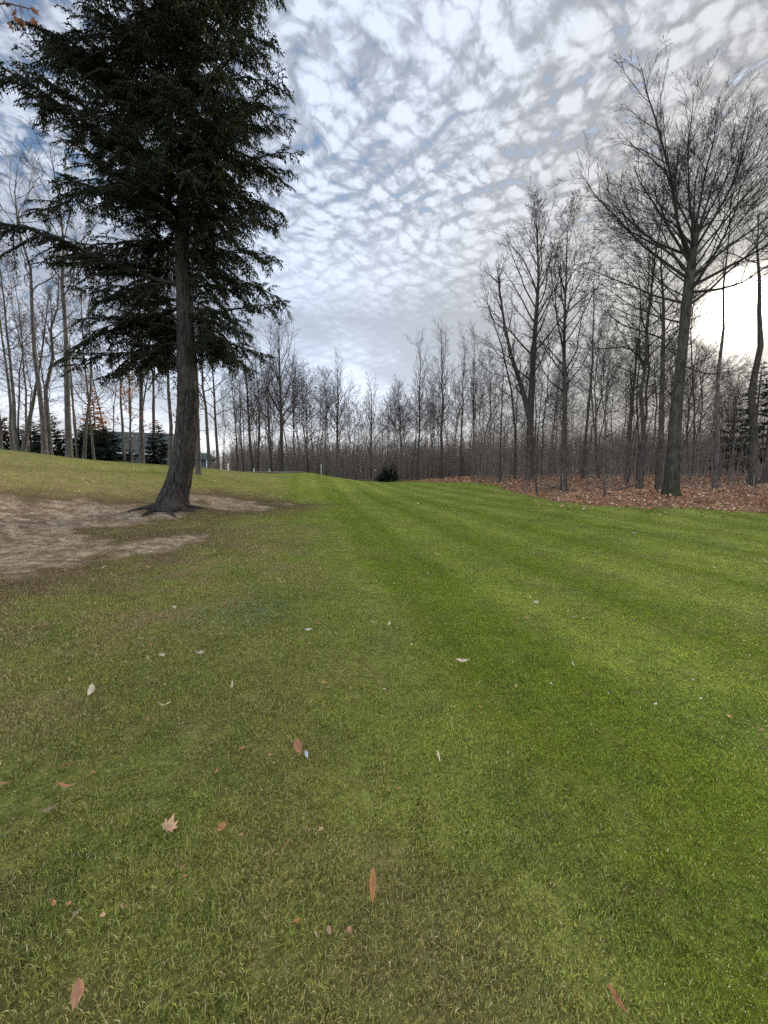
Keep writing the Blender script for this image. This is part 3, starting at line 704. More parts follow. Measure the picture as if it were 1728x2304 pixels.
def right_h(x, y):
    px = 864+x/y*F; h = R.uniform(11.5, 18.5)
    return min(h, 250/F*y*R.uniform(.8, 1)) if 1570 < px < 1780 else h
fill(spread(right_pt, 122, 2.1), 'bare dark woodland tree among many alike in the wood right of the fairway', 'bare trees filling the wood on the right', right_h)
def hm(x, y):
    px = 864+x/y*F
    top = np.interp(px, [500, 560, 640, 720, 800, 860, 900, 960, 1040, 1100], [880, 850, 830, 865, 880, 895, 885, 870, 850, 820])
    return (1068-top)/F*y*R.uniform(.85, 1.15)
fill(spread(mid_pt, 84, 1.9), 'distant bare tree among many alike beyond the crest of the fairway', 'bare trees filling the treeline beyond the fairway', hm)
def left_pt():
    px = R.uniform(-400, 420); Y = R.uniform(27, 44); return ((px-864)/F*Y, Y)
fill(spread(left_pt, 16, 2.4), 'thin bare tree behind the trunks of the left bank', 'bare trees behind the left bank', lambda x, y: R.uniform(10, 16))

# --- undergrowth and far woods (stuff)
def build_brush():
    tb = Tubes(); out = []
    def stem(x, y, z, h, r, nb):
        dx, dy = R.gauss(0, .07)*h, R.gauss(0, .07)*h
        p = [(x, y, z-.1), (x+dx*.2, y+dy*.2, z+h*.35), (x+dx*.6, y+dy*.6, z+h*.7), (x+dx, y+dy, z+h)]
        tb.add(p, [r, r*.8, r*.5, r*.2], 3)
        for _ in range(nb):
            t = R.uniform(.3, .95); q = (x+dx*t, y+dy*t, z+h*t); a = R.random()*6.28; l = h*R.uniform(.10, .28); u = l*R.uniform(.4, 1.2)
            e = (q[0]+math.cos(a)*l, q[1]+math.sin(a)*l, q[2]+u)
            m_ = tuple((q[i]+e[i])/2+R.gauss(0, .05)*l for i in range(3))
            tb.add([q, m_, e], [r*.5, r*.4, r*.15], 3)
    pts = []
    for _ in range(1500):   # saplings in the litter
        px = R.uniform(1080, 2200); Y = 19+26*R.random(); pts.append(((px-864)/F*Y, Y, R.uniform(.6, 3.4), R.uniform(.006, .014), 4))
    for _ in range(8000):
        px = R.uniform(1060, 2300); Y = 34+48*R.random(); pts.append(((px-864)/F*Y, Y, R.uniform(2.0, 7.5), R.uniform(.010, .024), 6))
    for _ in range(5200):
        px = R.uniform(520, 1090); Y = 50+45*R.random(); pts.append(((px-864)/F*Y, Y, R.uniform(2.0, 7.0), R.uniform(.012, .028), 6))
    A = np.array(pts); z = zt(A[:, 0], A[:, 1]); lit = masks(A[:, 0], A[:, 1])[1]
    for (x, y, h, r, nb), zz, l in zip(pts, z, lit):
        if l > .9 or y > 50: stem(x, y, zz, h, r, nb)
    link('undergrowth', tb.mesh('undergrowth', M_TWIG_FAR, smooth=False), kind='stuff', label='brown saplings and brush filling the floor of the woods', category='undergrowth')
    tb = Tubes()
    for _ in range(4600):
        px = R.uniform(395, 2300); Y = R.uniform(90, 150); x = (px-864)/F*Y; low = px < 560
        h = R.uniform(4, 10.5) if not low else R.uniform(3, 7)
        if px > 1000: h *= R.uniform(1, 1.4)
        stem(x, Y, .5, h, R.uniform(.05, .10), 6)
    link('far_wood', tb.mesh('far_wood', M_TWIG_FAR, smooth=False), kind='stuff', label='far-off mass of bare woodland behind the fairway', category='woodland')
build_brush()

# ------------------------------------------------------------------ conifers
def sprays(segs, size, pal, jitter=.35, droop=.25):
    """segs: list of (base point, direction, length, side vector). returns verts, quads, colours: narrow pointed needle sprays"""
    P = np.array([s[0] for s in segs]); Dv = np.array([s[1] for s in segs]); Ln = np.array([s[2] for s in segs])
    n = len(P)
    Dv = Dv+rng.normal(0, jitter, (n, 3)); Dv[:, 2] -= droop; Dv /= np.linalg.norm(Dv, axis=1, keepdims=True)
    rv = rng.normal(0, .6, (n, 3)); rv[:, 2] += .9; S = np.cross(Dv, rv); S /= np.linalg.norm(S, axis=1, keepdims=True)+1e-9
    w = Ln*size*rng.uniform(.7, 1.3, n)
    mid = P+Dv*(Ln*.42)[:, None]
    up = np.cross(S, Dv)
    v = np.stack([P, mid+S*w[:, None]+up*(w*.3)[:, None], P+Dv*Ln[:, None]-[0, 0, .01], mid-S*w[:, None]+up*(w*.3)[:, None]], 1)
    c = np.asarray(pal)[rng.integers(0, len(pal), n)]*rng.uniform(.65, 1.35, n)[:, None]
    return v.reshape(-1, 3), np.arange(4*n).reshape(n, 4), np.repeat(c, 4, axis=0)

def hemlock():
    Y = 13.0; b = at(383, Y); bz = b[2]
    def W(px, py, dy=0): d = ray(px, py); return np.array([d[0]/d[1]*Y-b[0], dy, CAMZ+d[2]/d[1]*Y-bz])
    ctr = [(386,1146),(387,1130),(392,1110),(399,1085),(406,1050),(412,1010),(416,960),(419,900),(417,840),(413,780),(410,720),(408,660),(402,600),(399,540),(400,470),(405,400),(412,330),(418,250),(424,170),(430,80)]
    hw = [43, 38, 32, 28.5, 26, 25, 24.5, 24, 22.5, 20.5, 19, 17.5, 16, 15, 14, 13, 12, 11, 10, 8.5]
    P = [W(*c) for c in ctr]; P[0][2] = min(P[0][2], -.12)
    for i in range(14): P[i][1] = .02*i
    for i in range(14, len(P)): P[i][1] = .28
    top = P[-1].copy(); 
    for k in range(1, 5): P.append(top+np.array([.10*k, 0, 1.35*k])); hw.append(9-2*k)
    P = np.array(P); Rd = np.array(hw)/F*Y*.86; Rd[-1] = .02
    # smooth dense trunk with ridged bark relief
    s = np.concatenate([[0], np.cumsum(np.linalg.norm(np.diff(P, axis=0), axis=1))])
    ss = np.concatenate([np.arange(0, 5.5, .035), np.arange(5.5, s[-1], .16)])
    def cr(a):      # smooth interpolation
        from_ = np.interp(ss, s, a)
        k = np.hanning(9); k /= k.sum(); pad = np.r_[np.full(4, from_[0]), from_, np.full(4, from_[-1])]
        return np.convolve(pad, k, 'valid')
    C = np.stack([cr(P[:, i]) for i in range(3)], 1); rr = cr(Rd)
    T = np.gradient(C, axis=0); T /= np.linalg.norm(T, axis=1, keepdims=True)
    A = np.cross(T, [0, 1, 0]); A /= np.linalg.norm(A, axis=1, keepdims=True); B = np.cross(T, A)
    k = 110; th = np.arange(k)*2*math.pi/k
    TH, SS = np.meshgrid(th, ss)
    cxn, cyn = np.cos(TH)*4.6, np.sin(TH)*4.6
    n_ = fbm(cxn*2, cyn*2, SS*1.7, 4, 200); ridge = 1-np.abs(2*fbm(cxn*1.5, cyn*1.5, SS*.9, 3, 220)-1)*2.2
    rel = .045*(n_-.5)+.030*ridge
    lob = (np.cos(TH*5+.8)*.5+np.cos(TH*3+2.1)*.35+np.cos(TH*8)*.2)*np.exp(-SS/.42)*.20
    Rm = rr[:, None]*(1+lob)+rel*np.clip(rr[:, None]/.3, .3, 1)
    V = C[:, None]+Rm[..., None]*(A[:, None]*np.cos(TH)[..., None]+B[:, None]*np.sin(TH)[..., None])
    idx = np.arange(len(ss)*k).reshape(len(ss), k)
    q = np.stack([idx[:-1], idx[1:], np.roll(idx[1:], -1, 1), np.roll(idx[:-1], -1, 1)], -1).reshape(-1, 4)
    e = empty('hemlock_tree', b, label='tall dark evergreen with a bent rugged trunk and worn soil at its foot', category='tree')
    link('trunk', mesh_from('trunk', V.reshape(-1, 3), [q], M_BARK_HEM, smooth=True), e)
    # roots running out into the bare soil
    for a, l in ((.2, .9), (3.4, .9), (4.1, .8), (5.0, .9), (5.8, .8), (2.6, .6)):
        t = Tubes(); pp = []; rd = []
        for j in range(7):
            f = j/6; rad_ = .35+f*l; x = math.cos(a+f*.3)*rad_; y = math.sin(a+f*.3)*rad_
            pp.append((x, y, zt1(b[0]+x, b[1]+y)-bz+.05*(1-f)-.035*f)); rd.append(.11*(1-f)+.015)
        t.add(pp, rd, 8); link('root', t.mesh('root', M_BARK_HEM), e)
    zz = [3, 4.5, 6.5, 8, 9.5, 11, 12.4, 14, 16, 18, 20.8]
    RL = [.5, 2.5, 3.3, 3.4, 3.3, 3.2, 3.6, 3.0, 2.7, 2.1, .5]
    LL = [1.0, 3.6, 4.2, 3.9, 4.6, 5.3, 5.6, 4.9, 3.9, 2.8, .5]
    tb = Tubes(); segs = []
    def trunk_at(z):
        return np.array([np.interp(z, P[:, 2], P[:, 0]), np.interp(z, P[:, 2], P[:, 1]), z])
    def limb(z0, az, L, el, dens=1.0, droop=.22):
        p = trunk_at(z0); d = np.array([math.cos(az)*math.cos(el), math.sin(az)*math.cos(el), math.sin(el)])
        n = 8; pts = [p]; ds = []
        for i in range(n):
            d = d+np.array([R.gauss(0, .12), R.gauss(0, .12), R.gauss(0, .11)-droop*(i/n)*.35]); d /= np.linalg.norm(d)
            p = p+d*L/n; pts.append(p); ds.append(d)
        r = .012*L+.008
        tb.add(pts, [r*(1-.85*i/n) for i in range(n+1)], 5)
        side = np.cross(ds[0], [0, 0, 1]); side /= np.linalg.norm(side)
        ns = max(6, int(L*7.0*dens)); sg = 1
        for j in range(ns):
            t = .10+.90*(j+R.random())/ns; f = t*n; i = min(int(f), n-1); q = pts[i]+(pts[i+1]-pts[i])*(f-i); d0 = ds[i]; sg = -sg
            l = (L*.28*(1.08-t)+.28)*R.uniform(.45, 1.5)
            d1 = d0*R.uniform(.45, .8)+side*sg*R.uniform(.5, .95)+np.array([0, 0, R.uniform(-.75, .45)]); d1 /= np.linalg.norm(d1)
            m = 4; sp = [q]; dd = d1
            for i2 in range(m):
                dd = dd+np.array([R.gauss(0, .1), R.gauss(0, .1), -.16+R.gauss(0, .10)]); dd /= np.linalg.norm(dd); sp.append(sp[-1]+dd*l/m)
            tb.add(sp, [r*.28*(1-.7*i3/m)+.002 for i3 in range(m+1)], 3)
            s2 = np.cross(dd, [0, 0, 1]); s2 /= np.linalg.norm(s2)+1e-9
            nk = max(8, int(l*30*dens)); s3 = 1
            for k2 in range(nk):
                t2 = (k2+R.random())/nk; f2 = t2*m; i2 = min(int(f2), m-1); q2 = sp[i2]+(sp[i2+1]-sp[i2])*(f2-i2); s3 = -s3
                d2 = dd*.7+s2*s3*R.uniform(.35, 1.0); d2 /= np.linalg.norm(d2)
                ll = R.uniform(.07, .15)*(1.15-.4*t2); segs.append((q2, d2, ll))
                q3 = q2+d2*ll*.6
                segs.append((q3, d2*.7+s2*s3*.4+dd*.2, ll*.8)); segs.append((q3, d2*.9-s2*s3*.5, ll*.75))
                if R.random() < .6: segs.append((q3+d2*ll*.6, d2, ll*.8))
    az = 0; nl = 215
    for i in range(nl):
        z0 = 4.6+(20.6-4.6)*(i+R.random())/nl
        az += 2.399963+R.gauss(0, .25); c = math.cos(az)
        if vnoise(math.cos(az)*1.6+5, math.sin(az)*1.6+5, z0*.75, 300) < .36: continue
        if z0 < 8.7 and (math.sin(az) < -.30 or abs(c) < .3): continue
        r_, l_ = np.interp(z0, zz, RL), np.interp(z0, zz, LL)
        fb = (r_+l_)/2*.85
        L = (r_ if c > 0 else l_)*c*c+fb*(1-c*c)
        L *= R.choice([.55, .8, .9, 1.0, 1.05])
        el = math.radians(np.interp(z0, [4, 8, 12, 16, 20], [-10, 4, 20, 30, 42])+R.gauss(0, 10 if z0 > 9 else 17))
        limb(z0-math.sin(el)*L*.45, az, L, el)
    # limbs that make the outline
    for z0, a, L, el in ((7.0, 180, 6.4, 9), (9.2, 178, 5.4, 22), (8.2, 186, 4.4, 6), (10.6, 172, 5.6, 24), (11.4, 187, 5.2, 26), (6.0, 182, 4.2, 0), (5.2, 175, 3.6, -12), (5.3, 190, 3.0, -10), (12.0, 180, 4.6, 30),
                         (10.9, 2, 3.9, 20), (10.2, -10, 3.5, 16), (7.9, 5, 3.0, 2), (6.6, -5, 2.6, 10), (6.2, 8, 2.2, -5), (5.6, -15, 1.8, -12), (9.0, 10, 3.0, 6), (12.5, 0, 2.9, 30), (5.4, 12, 1.7, -15), (7.2, -20, 2.4, 0)):
        limb(z0, math.radians(a), L, math.radians(el), 1.0)
    for i in range(30):      # lower skirt on both sides and boughs hiding the stem above it
        if i < 18: limb(R.uniform(4.8, 8.6), (math.pi if i % 2 else 0)+R.gauss(0, .45), R.uniform(1.4, 3.2)*(1.15 if i % 2 else .8), math.radians(R.gauss(-12, 18)), .9, .3)
        else: limb(8.9+(i-18)*.35, math.radians(R.uniform(225, 315)), R.uniform(1.5, 2.8), math.radians(R.gauss(10, 12)), 1.0, .3)
    link('branches', tb.mesh('branches', M_TWIG_DARK), e)
    v, f, c = sprays(segs, .19, [(.010, .018, .008), (.014, .026, .009), (.020, .032, .010), (.032, .036, .011), (.012, .020, .012), (.04, .040, .013)])
    link('foliage', mesh_from('foliage', v, [f], M_NEEDLE, dict(col=c)), e)
    print('hemlock sprays', len(f))
hemlock()

def conifer(H, rb, pal, whorls=22, per=7, mats=None, z0=.08, dens=16, el0=-10, el1=25, spray=.30, top_pal=None, top_from=.6, gap=0.0):
    tb = Tubes(); segs = []; cols = []
    for w in range(whorls):
        t = (w+.5)/whorls; z = H*(z0+(1-z0)*t); L0 = rb*(1-t)**.85+.08*rb
        if R.random() < gap: continue
        for k in range(per):
            a = R.random()*6.28; L = L0*R.uniform(.7, 1.15); el = math.radians(el0+(el1-el0)*t+R.gauss(0, 6))
            d = np.array([math.cos(a)*math.cos(el), math.sin(a)*math.cos(el), math.sin(el)])
            p0 = np.array([0, 0, z]); n = max(5, int(L*dens)); side = np.cross(d, [0, 0, 1]); side /= np.linalg.norm(side)
            tb.add([p0, p0+d*L*.5, p0+d*L+np.array([0, 0, .08*L])], [.012*L+.006, .008*L+.004, .003], 3)
            for j in range(n):
                s = .12+.88*(j+R.random())/n; q = p0+d*L*s; sg = R.choice((-1, 1))
                segs.append((q, d*.8+side*sg*R.uniform(.1, .9), spray*R.uniform(.6, 1.2)*(1.2-.6*s)*(L0/rb+.35))); cols.append(t)
    tm = trunk_mesh([(0, 0, 0), (0, 0, H*.3), (0, 0, H*.7), (0, 0, H)], [H*.014, H*.011, H*.006, .01], M_BARK_DARK)
    v, f, c = sprays(segs, .22, pal, .25, .15)
    if top_pal is not None:
        m = rng.random(len(segs)) < sstep(top_from-.18, top_from+.12, np.array(cols)); c2 = np.asarray(top_pal)[rng.integers(0, len(top_pal), len(segs))]*rng.uniform(.7, 1.3, len(segs))[:, None]
        mm = np.repeat(m, 4); c[mm] = np.repeat(c2, 4, axis=0)[mm]
    return tm, mesh_from('foliage', v, [f], M_NEEDLE, dict(col=c)), tb.mesh('branches', M_TWIG_DARK)
def place_con(ms, loc, name, label, group=None, sc=1.0, rz=0):
    e = empty(name, loc, label=label, category='tree')
    if group: e['group'] = group
    e.scale = (sc,)*3; e.rotation_euler = (0, 0, rz)
    link('trunk', ms[0], e); link('foliage', ms[1], e); link('branches', ms[2], e)
    return e
SPR = [(.016, .026, .018), (.022, .034, .022), (.012, .020, .014), (.03, .042, .026)]
ORG = [(.48, .19, .08), (.36, .14, .06), (.56, .27, .13)]
def conif_at(px, Y, top, rb, label, **kw):
    b = at(px, Y); tp = ray(px, top); H = CAMZ+tp[2]/tp[1]*Y-b[2]
    return place_con(conifer(H, rb, SPR, **kw), b, kw.pop('nm', 'spruce_tree') if 'nm' in kw else 'spruce_tree', label)
conif_at(222, 30, 872, 1.5, 'tall conifer with rust orange top behind the left bank', top_pal=ORG, top_from=.35, whorls=26)
conif_at(205, 28, 955, 1.9, 'wide dark spruce under the orange-topped conifer, left part', whorls=18, per=10)
conif_at(245, 27.5, 962, 2.0, 'wide dark spruce under the orange-topped conifer, right part', whorls=18, per=10)
conif_at(122, 27, 930, 1.6, 'dark spruce with brown tips between the leaning and straightest trunks', top_pal=[(.12, .07, .035), (.03, .04, .02)], top_from=.5, whorls=20)
conif_at(78, 29, 945, 1.5, 'dark spruce behind the leaning trunk on the left', whorls=18)
conif_at(22, 28, 940, 1.6, 'dark spruce with reddish needles at the left edge', top_pal=[(.12, .04, .025), (.08, .03, .02)], top_from=.45)
conif_at(52, 30, 965, 1.4, 'low dark spruce between the far left trunks', whorls=16)
conif_at(358, 30, 945, 1.35, 'small pointed spruce just left of the hemlock trunk', top_pal=[(.16, .07, .04), (.03, .04, .02)], top_from=.7, whorls=20)
conif_at(868, 50, 1052, 1.4, 'low bluish spruce on its own at the far end of the fairway', whorls=12, per=9)
conif_at(884, 51, 1040, .8, 'narrower spruce touching the low one at the fairway end', whorls=12, per=9)
conif_at(1690, 29, 815, 2.4, 'sparse feathery conifer beneath the sun at the right edge', whorls=24, per=5, dens=9, spray=.42, z0=.15, gap=.15)
conif_at(1640, 36, 880, 1.9, 'small conifer in the wood left of the feathery one', whorls=14, per=5, dens=8, spray=.40, z0=.1, gap=.1)

# rust coloured leaves still hanging on a young tree and on a limb above the left bank
def clinging(px, Y, top, label, n, pal, H2=None):
    b = at(px, Y); tp = ray(px, top); H = CAMZ+tp[2]/tp[1]*Y-b[2]; tips = []
    m = make_bare(H, .07, cb=.3, nl=16, lbase=.24, a0=60, rmin=.007, nch=(0, 6, 4, 3), tips=tips, mats=G)
    e = place_bare(m, b, 'young_oak', label)
    segs = [(np.array(p), np.array(d), R.uniform(.09, .15)) for p, d in R.sample(tips, min(n, len(tips)))]
    v, f, c = sprays(segs, .38, pal, .8, .5)
    link('leaves', mesh_from('leaves', v, [f], M_LEAF, dict(col=c)), e)
clinging(300, 24.5, 820, 'young tree with scattered rust leaves before the building', 420, ORG)
clinging(215, 25, 560, 'tall thin tree keeping faded orange leaves high on the left', 320, [(.34, .18, .09), (.28, .15, .09)])
clinging(70, 24, 560, 'thin tree with a few pinkish leaves at the left edge trunks', 260, [(.30, .17, .12), (.3, .12, .06)])
clinging(432, 24, 800, 'young tree with dark red leaves right behind the hemlock trunk', 300, [(.16, .04, .03), (.22, .06, .04)])

# ------------------------------------------------------------------ maple outside the frame whose branch hangs in at the top left
def leaf_shape(kind):
    if kind == 'maple':
        pts = [(0, -.62), (.05, -.2), (.34, -.34), (.30, -.12), (.52, .02), (.34, .08), (.40, .34), (.18, .22), (0, .62)]
        full = pts+[(-x, y) for x, y in reversed(pts[1:-1])]
    elif kind == 'oval':
        full = [(0, -.7), (.12, -.48), (.30, -.15), (.32, .12), (.22, .38), (0, .62), (-.22, .38), (-.32, .12), (-.30, -.15), (-.12, -.48)]
    else:
        full = [(0, -.7), (.07, -.45), (.15, -.1), (.17, .2), (.08, .5), (.0, .68), (-.07, .5), (-.15, .2), (-.14, -.1), (-.06, -.45)]
    return full
def leaf_mesh(kind, curl, fold, col):
    f = leaf_shape(kind); V = [(0, 0)]+f; v = []
    for x, y in V:
        v.append((x, y, curl*y*y+fold*abs(x)+R.gauss(0, .02)))
    n = len(f); th = .012
    v2 = [(a, b_, c-th) for a, b_, c in v]
    vv = np.array(v+v2, float)
    tri = [(0, i+1, (i+1) % n+1) for i in range(n)]; tri += [(n+1, (i+1) % n+n+2, i+n+2) for i in range(n)]
    qd = [(i+1, i+n+2, (i+1) % n+n+2, (i+1) % n+1) for i in range(n)]
    c = np.tile(np.array(col), (len(vv), 1)); c[0] *= .75; c[n+1] *= .75; c = c*rng.uniform(.85, 1.15, (len(vv), 1))
    me = mesh_from('fallen_leaf', vv, [np.array(tri), np.array(qd)], M_LEAF, dict(col=c))
    st = Tubes(); st.add([(0, .02, curl*0), (0, -.5, curl*.25+.01), (.06, -1.0, curl*.3)], [.014, .014, .012], 4)
    return me
LC = {'tan': (.66, .43, .25), 'cream': (.80, .67, .47), 'white': (.78, .70, .54), 'orange': (.62, .29, .11), 'brown': (.54, .28, .15), 'red': (.44, .18, .09), 'yellow': (.55, .38, .10), 'grey': (.36, .27, .18), 'silver': (.64, .66, .68)}
_lm = {}
def leaf(px, py, size_px, kind, colname, label, rot=None, tiltv=None, group=None, curl=None):
    p = hit(px, py); dist = math.hypot(math.hypot(p[0], p[1]), CAMZ-p[2])
    key = (kind, colname, R.randrange(2))
    if key not in _lm: _lm[key] = leaf_mesh(kind, R.uniform(.5, 1.1) if curl is None else curl, R.uniform(.35, .9)*(.6 if kind == 'maple' else 1), LC[colname])
    s = size_px/F*dist*(p[1]*CP+(CAMZ-p[2])*SP)/dist*.9
    s = min(max(s, .022), .13)
    o = link('fallen_leaf', _lm[key], None, (p[0], p[1], p[2]+.030+s*.12), label=label, category='leaf')
    o.scale = (s,)*3
    o.rotation_euler = (R.gauss(0, .35) if tiltv is None else tiltv, R.gauss(0, .35), R.random()*6.28 if rot is None else math.radians(rot))
    if group: o['group'] = group
    return o
leaf(179, 2262, 44, 'oval', 'brown', 'large brown leaf at the bottom left corner of the lawn', 20, .5)
leaf(837, 2010, 52, 'slim', 'orange', 'slim rust orange leaf standing upright low in the middle', 12, .9)
leaf(381, 1878, 40, 'maple', 'tan', 'tan star-shaped maple leaf lower left', 10, .3)
leaf(500, 1880, 26, 'maple', 'orange', 'small orange leaf right of the tan star-shaped one', 60)
leaf(149, 1741, 30, 'maple', 'red', 'red brown leaf on the left above the dark curled one', 120)
leaf(147, 1787, 34, 'slim', 'brown', 'dark curled leaf with a pale rim near the left edge', 110, .4)
leaf(109, 1842, 30, 'slim', 'grey', 'greyish leaf below the dark curled one', 140)
leaf(8, 1780, 26, 'slim', 'brown', 'brown leaf cut by the left edge', 100)
leaf(671, 1695, 32, 'oval', 'brown', 'brown leaf beside the small silvery one in the middle', 25, .6)
leaf(693, 1711, 16, 'oval', 'silver', 'small silvery leaf beside the brown one', 0)
leaf(545, 1699, 20, 'maple', 'orange', 'orange leaf left of the brown and silvery pair', 0)
leaf(207, 1566, 24, 'oval', 'cream', 'cream leaf standing up on the left of the lawn', 10, .7)
leaf(367, 1600, 24, 'slim', 'cream', 'slim cream leaf lying diagonally left of centre', 125)
leaf(366, 1487, 18, 'oval', 'cream', 'left one of two cream leaves side by side', 60)
leaf(451, 1481, 20, 'maple', 'cream', 'right one of two cream leaves side by side', 80)
leaf(318, 1447, 14, 'oval', 'cream', 'small cream leaf above the two side by side')
leaf(339, 1460, 9, 'maple', 'orange', 'tiny orange leaf just below the small cream one')
leaf(159, 1541, 14, 'slim', 'tan', 'small tan leaf up and left of the upright cream one')
leaf(271, 1544, 12, 'slim', 'orange', 'tiny orange leaf right of the upright cream one')
leaf(523, 1553, 16, 'slim', 'cream', 'cream leaf on edge left of the middle', 10, .6)
leaf(396, 1375, 16, 'slim', 'white', 'thin whitish leaf high on the left rough', 60)
leaf(560, 1329, 14, 'slim', 'white', 'thin whitish leaf above the clover patch')
leaf(697, 1425, 18, 'slim', 'white', 'whitish curled leaf left of a small orange one', 90)
leaf(717, 1411, 11, 'maple', 'orange', 'small orange leaf right of the whitish curled one')
leaf(843, 1412, 18, 'slim', 'white', 'white leaf on edge in the middle of the lawn', 150, .5)
leaf(876, 1411, 10, 'oval', 'cream', 'tiny cream leaf right of the white one on edge')
leaf(1041, 1498, 26, 'slim', 'cream', 'largest cream leaf on the fairway right of centre', 80)
leaf(1206, 1363, 15, 'maple', 'white', 'white leaf on the fairway above an orange one')
leaf(1186, 1399, 13, 'maple', 'orange', 'orange leaf on the fairway below a white one')
leaf(1288, 1504, 12, 'slim', 'white', 'white leaf on the fairway right of the largest cream one', 20)
leaf(986, 1716, 20, 'slim', 'cream', 'cream leaf on edge right of the middle', 15, .6)
leaf(1385, 2270, 42, 'slim', 'red', 'red brown leaf at the bottom right', 25, .5)
leaf(332, 1282, 14, 'maple', 'yellow', 'yellow leaf near the bare soil on the left')
leaf(232, 1284, 13, 'slim', 'cream', 'cream leaf lying on the bare soil')
leaf(963, 1297, 10, 'oval', 'white', 'white speck of a leaf high on the fairway middle')
leaf(982, 1252, 10, 'slim', 'white', 'flat white leaf near the worn strip of fairway')
leaf(1708, 1655, 16, 'oval', 'tan', 'tan leaf near the right edge of the fairway')
leaf(1293, 1396, 11, 'slim', 'tan', 'small tan leaf right of the white and orange pair')
leaf(728, 1547, 14, 'maple', 'yellow', 'yellowed leaf in the dry patch at the middle')
leaf(1080, 1602, 12, 'maple', 'orange', 'small orange leaf in the right middle of the lawn')
leaf(1640, 1625, 14, 'maple', 'orange', 'small orange leaf left of the tan one at the right edge')
leaf(1474, 1596, 10, 'oval', 'white', 'small white leaf on the right of the fairway')
leaf(78, 1186, 14, 'slim', 'white', 'pale leaf on the bare soil at the far left')
leaf(898, 1790, 13, 'maple', 'orange', 'tiny orange leaf in the dry patch low in the middle')
leaf(1722, 1270, 14, 'slim', 'white', 'white leaf at the right edge of the fairway')
leaf(1427, 1204, 9, 'slim', 'white', 'white leaf on the far right fairway')
for i in range(60):
    px, py = (R.uniform(560, 1720), 1120+R.random()**1.4*480)
    leaf(px, py, R.uniform(3, 8), R.choice(['slim', 'oval', 'maple']), R.choice(['white', 'cream', 'white', 'tan']), 'tiny pale fallen leaf among many scattered over the fairway', group='tiny pale leaves scattered over the fairway')
for i in range(45):
    px, py = R.uniform(0, 820), R.uniform(1300, 2150)
    leaf(px, py, R.uniform(4, 10), R.choice(['slim', 'slim', 'oval', 'maple']), R.choice(['tan', 'grey', 'orange', 'brown', 'brown', 'tan']), 'small dull fallen leaf among many scattered over the rough grass', group='small dull leaves scattered over the rough')
for i in range(36):
    px, py = R.uniform(60, 520), R.uniform(1048, 1110)
    leaf(px, py, R.uniform(3, 6), 'oval', R.choice(['cream', 'tan', 'yellow']), 'tiny fallen leaf among many scattered over the left bank', group='tiny leaves scattered over the left bank')

def maple_branch():
    b = np.array([-7.6, 4.2, zt1(-7.6, 4.2)])
    path = [(0, 0, 0), (.05, 0, 1.5), (.1, .05, 3), (.15, .1, 4.5), (.1, .1, 6), (0, .2, 8), (-.1, .2, 10)]
    tm, cm = make_bare(10, .16, cb=.55, nl=10, lbase=.12, path=path, nch=(0, 5, 4, 3), mats=G)
    e = place_bare((tm, cm), b, 'maple_tree', 'thin maple beyond the left edge whose last rusty leaves hang into the corner')
    def T(px, py, k): d = ray(px, py); p = np.array([0, 0, CAMZ])+d*k; return p-b
    tb = Tubes(); k = 3.7; root = np.array([.12, .08, 4.9])
    main = [root, T(-260, 60, 4.1), T(-120, 20, 3.9), T(-40, 8, 3.75), T(20, 8, k), T(60, 18, k), T(88, 24, k)]
    tb.add(main, [.035, .022, .014, .009, .006, .004, .003], 5)
    lv = []
    for bp, tip in (((20, 8), (34, 26)), ((34, 16), (38, 40)), ((60, 18), (74, 40)), ((45, 16), (50, 50)), ((20, 8), (10, 2)), ((0, 8), (28, 55))):
        a = T(*bp, k); c = T(*tip, k); tb.add([a, (a+c)/2+[0, 0, -.02], c], [.004, .003, .002], 3); lv.append(c)
    link('branches', tb.mesh('branches', M_TWIG_GREY), e)
    for i, c in enumerate(lv+[T(52, 12, k), T(76, 20, k), T(15, 5, k)]):
        me = _lm.setdefault(('maple', 'hang', i % 2), leaf_mesh('maple', .5, .5, (.30, .12, .06)))
        o = link('leaf', me, e, c-[0, 0, .03]); o.scale = (.075,)*3; o.rotation_euler = (1.2+R.gauss(0, .4), R.gauss(0, .5), R.gauss(0, 1.2))
maple_branch()

# ------------------------------------------------------------------ clover patch in the rough
def clover():
    c0 = hit(560, 1385)[:2]; n = 900
    x = c0[0]+rng.normal(0, .38, n); y = c0[1]+rng.normal(0, .30, n); z = zt(x, y)+rng.uniform(.03, .05, n)
    s = rng.uniform(.007, .013, n); az = rng.random(n)*6.28
    ax = np.c_[np.cos(az), np.sin(az), rng.normal(0, .3, n)]*s[:, None]; bx = np.c_[-np.sin(az), np.cos(az), rng.normal(0, .3, n)]*s[:, None]; p = np.c_[x, y, z]
    v = np.stack([p-ax, p-bx, p+ax, p+bx], 1); c = np.array([.20, .27, .13])*rng.uniform(.7, 1.6, n)[:, None]
    link('clover', mesh_from('clover', v.reshape(-1, 3), [np.arange(4*n).reshape(n, 4)], M_GRASS, dict(col=np.repeat(c, 4, axis=0))), kind='stuff', label='pale green clover patch in the rough', category='clover')
clover()

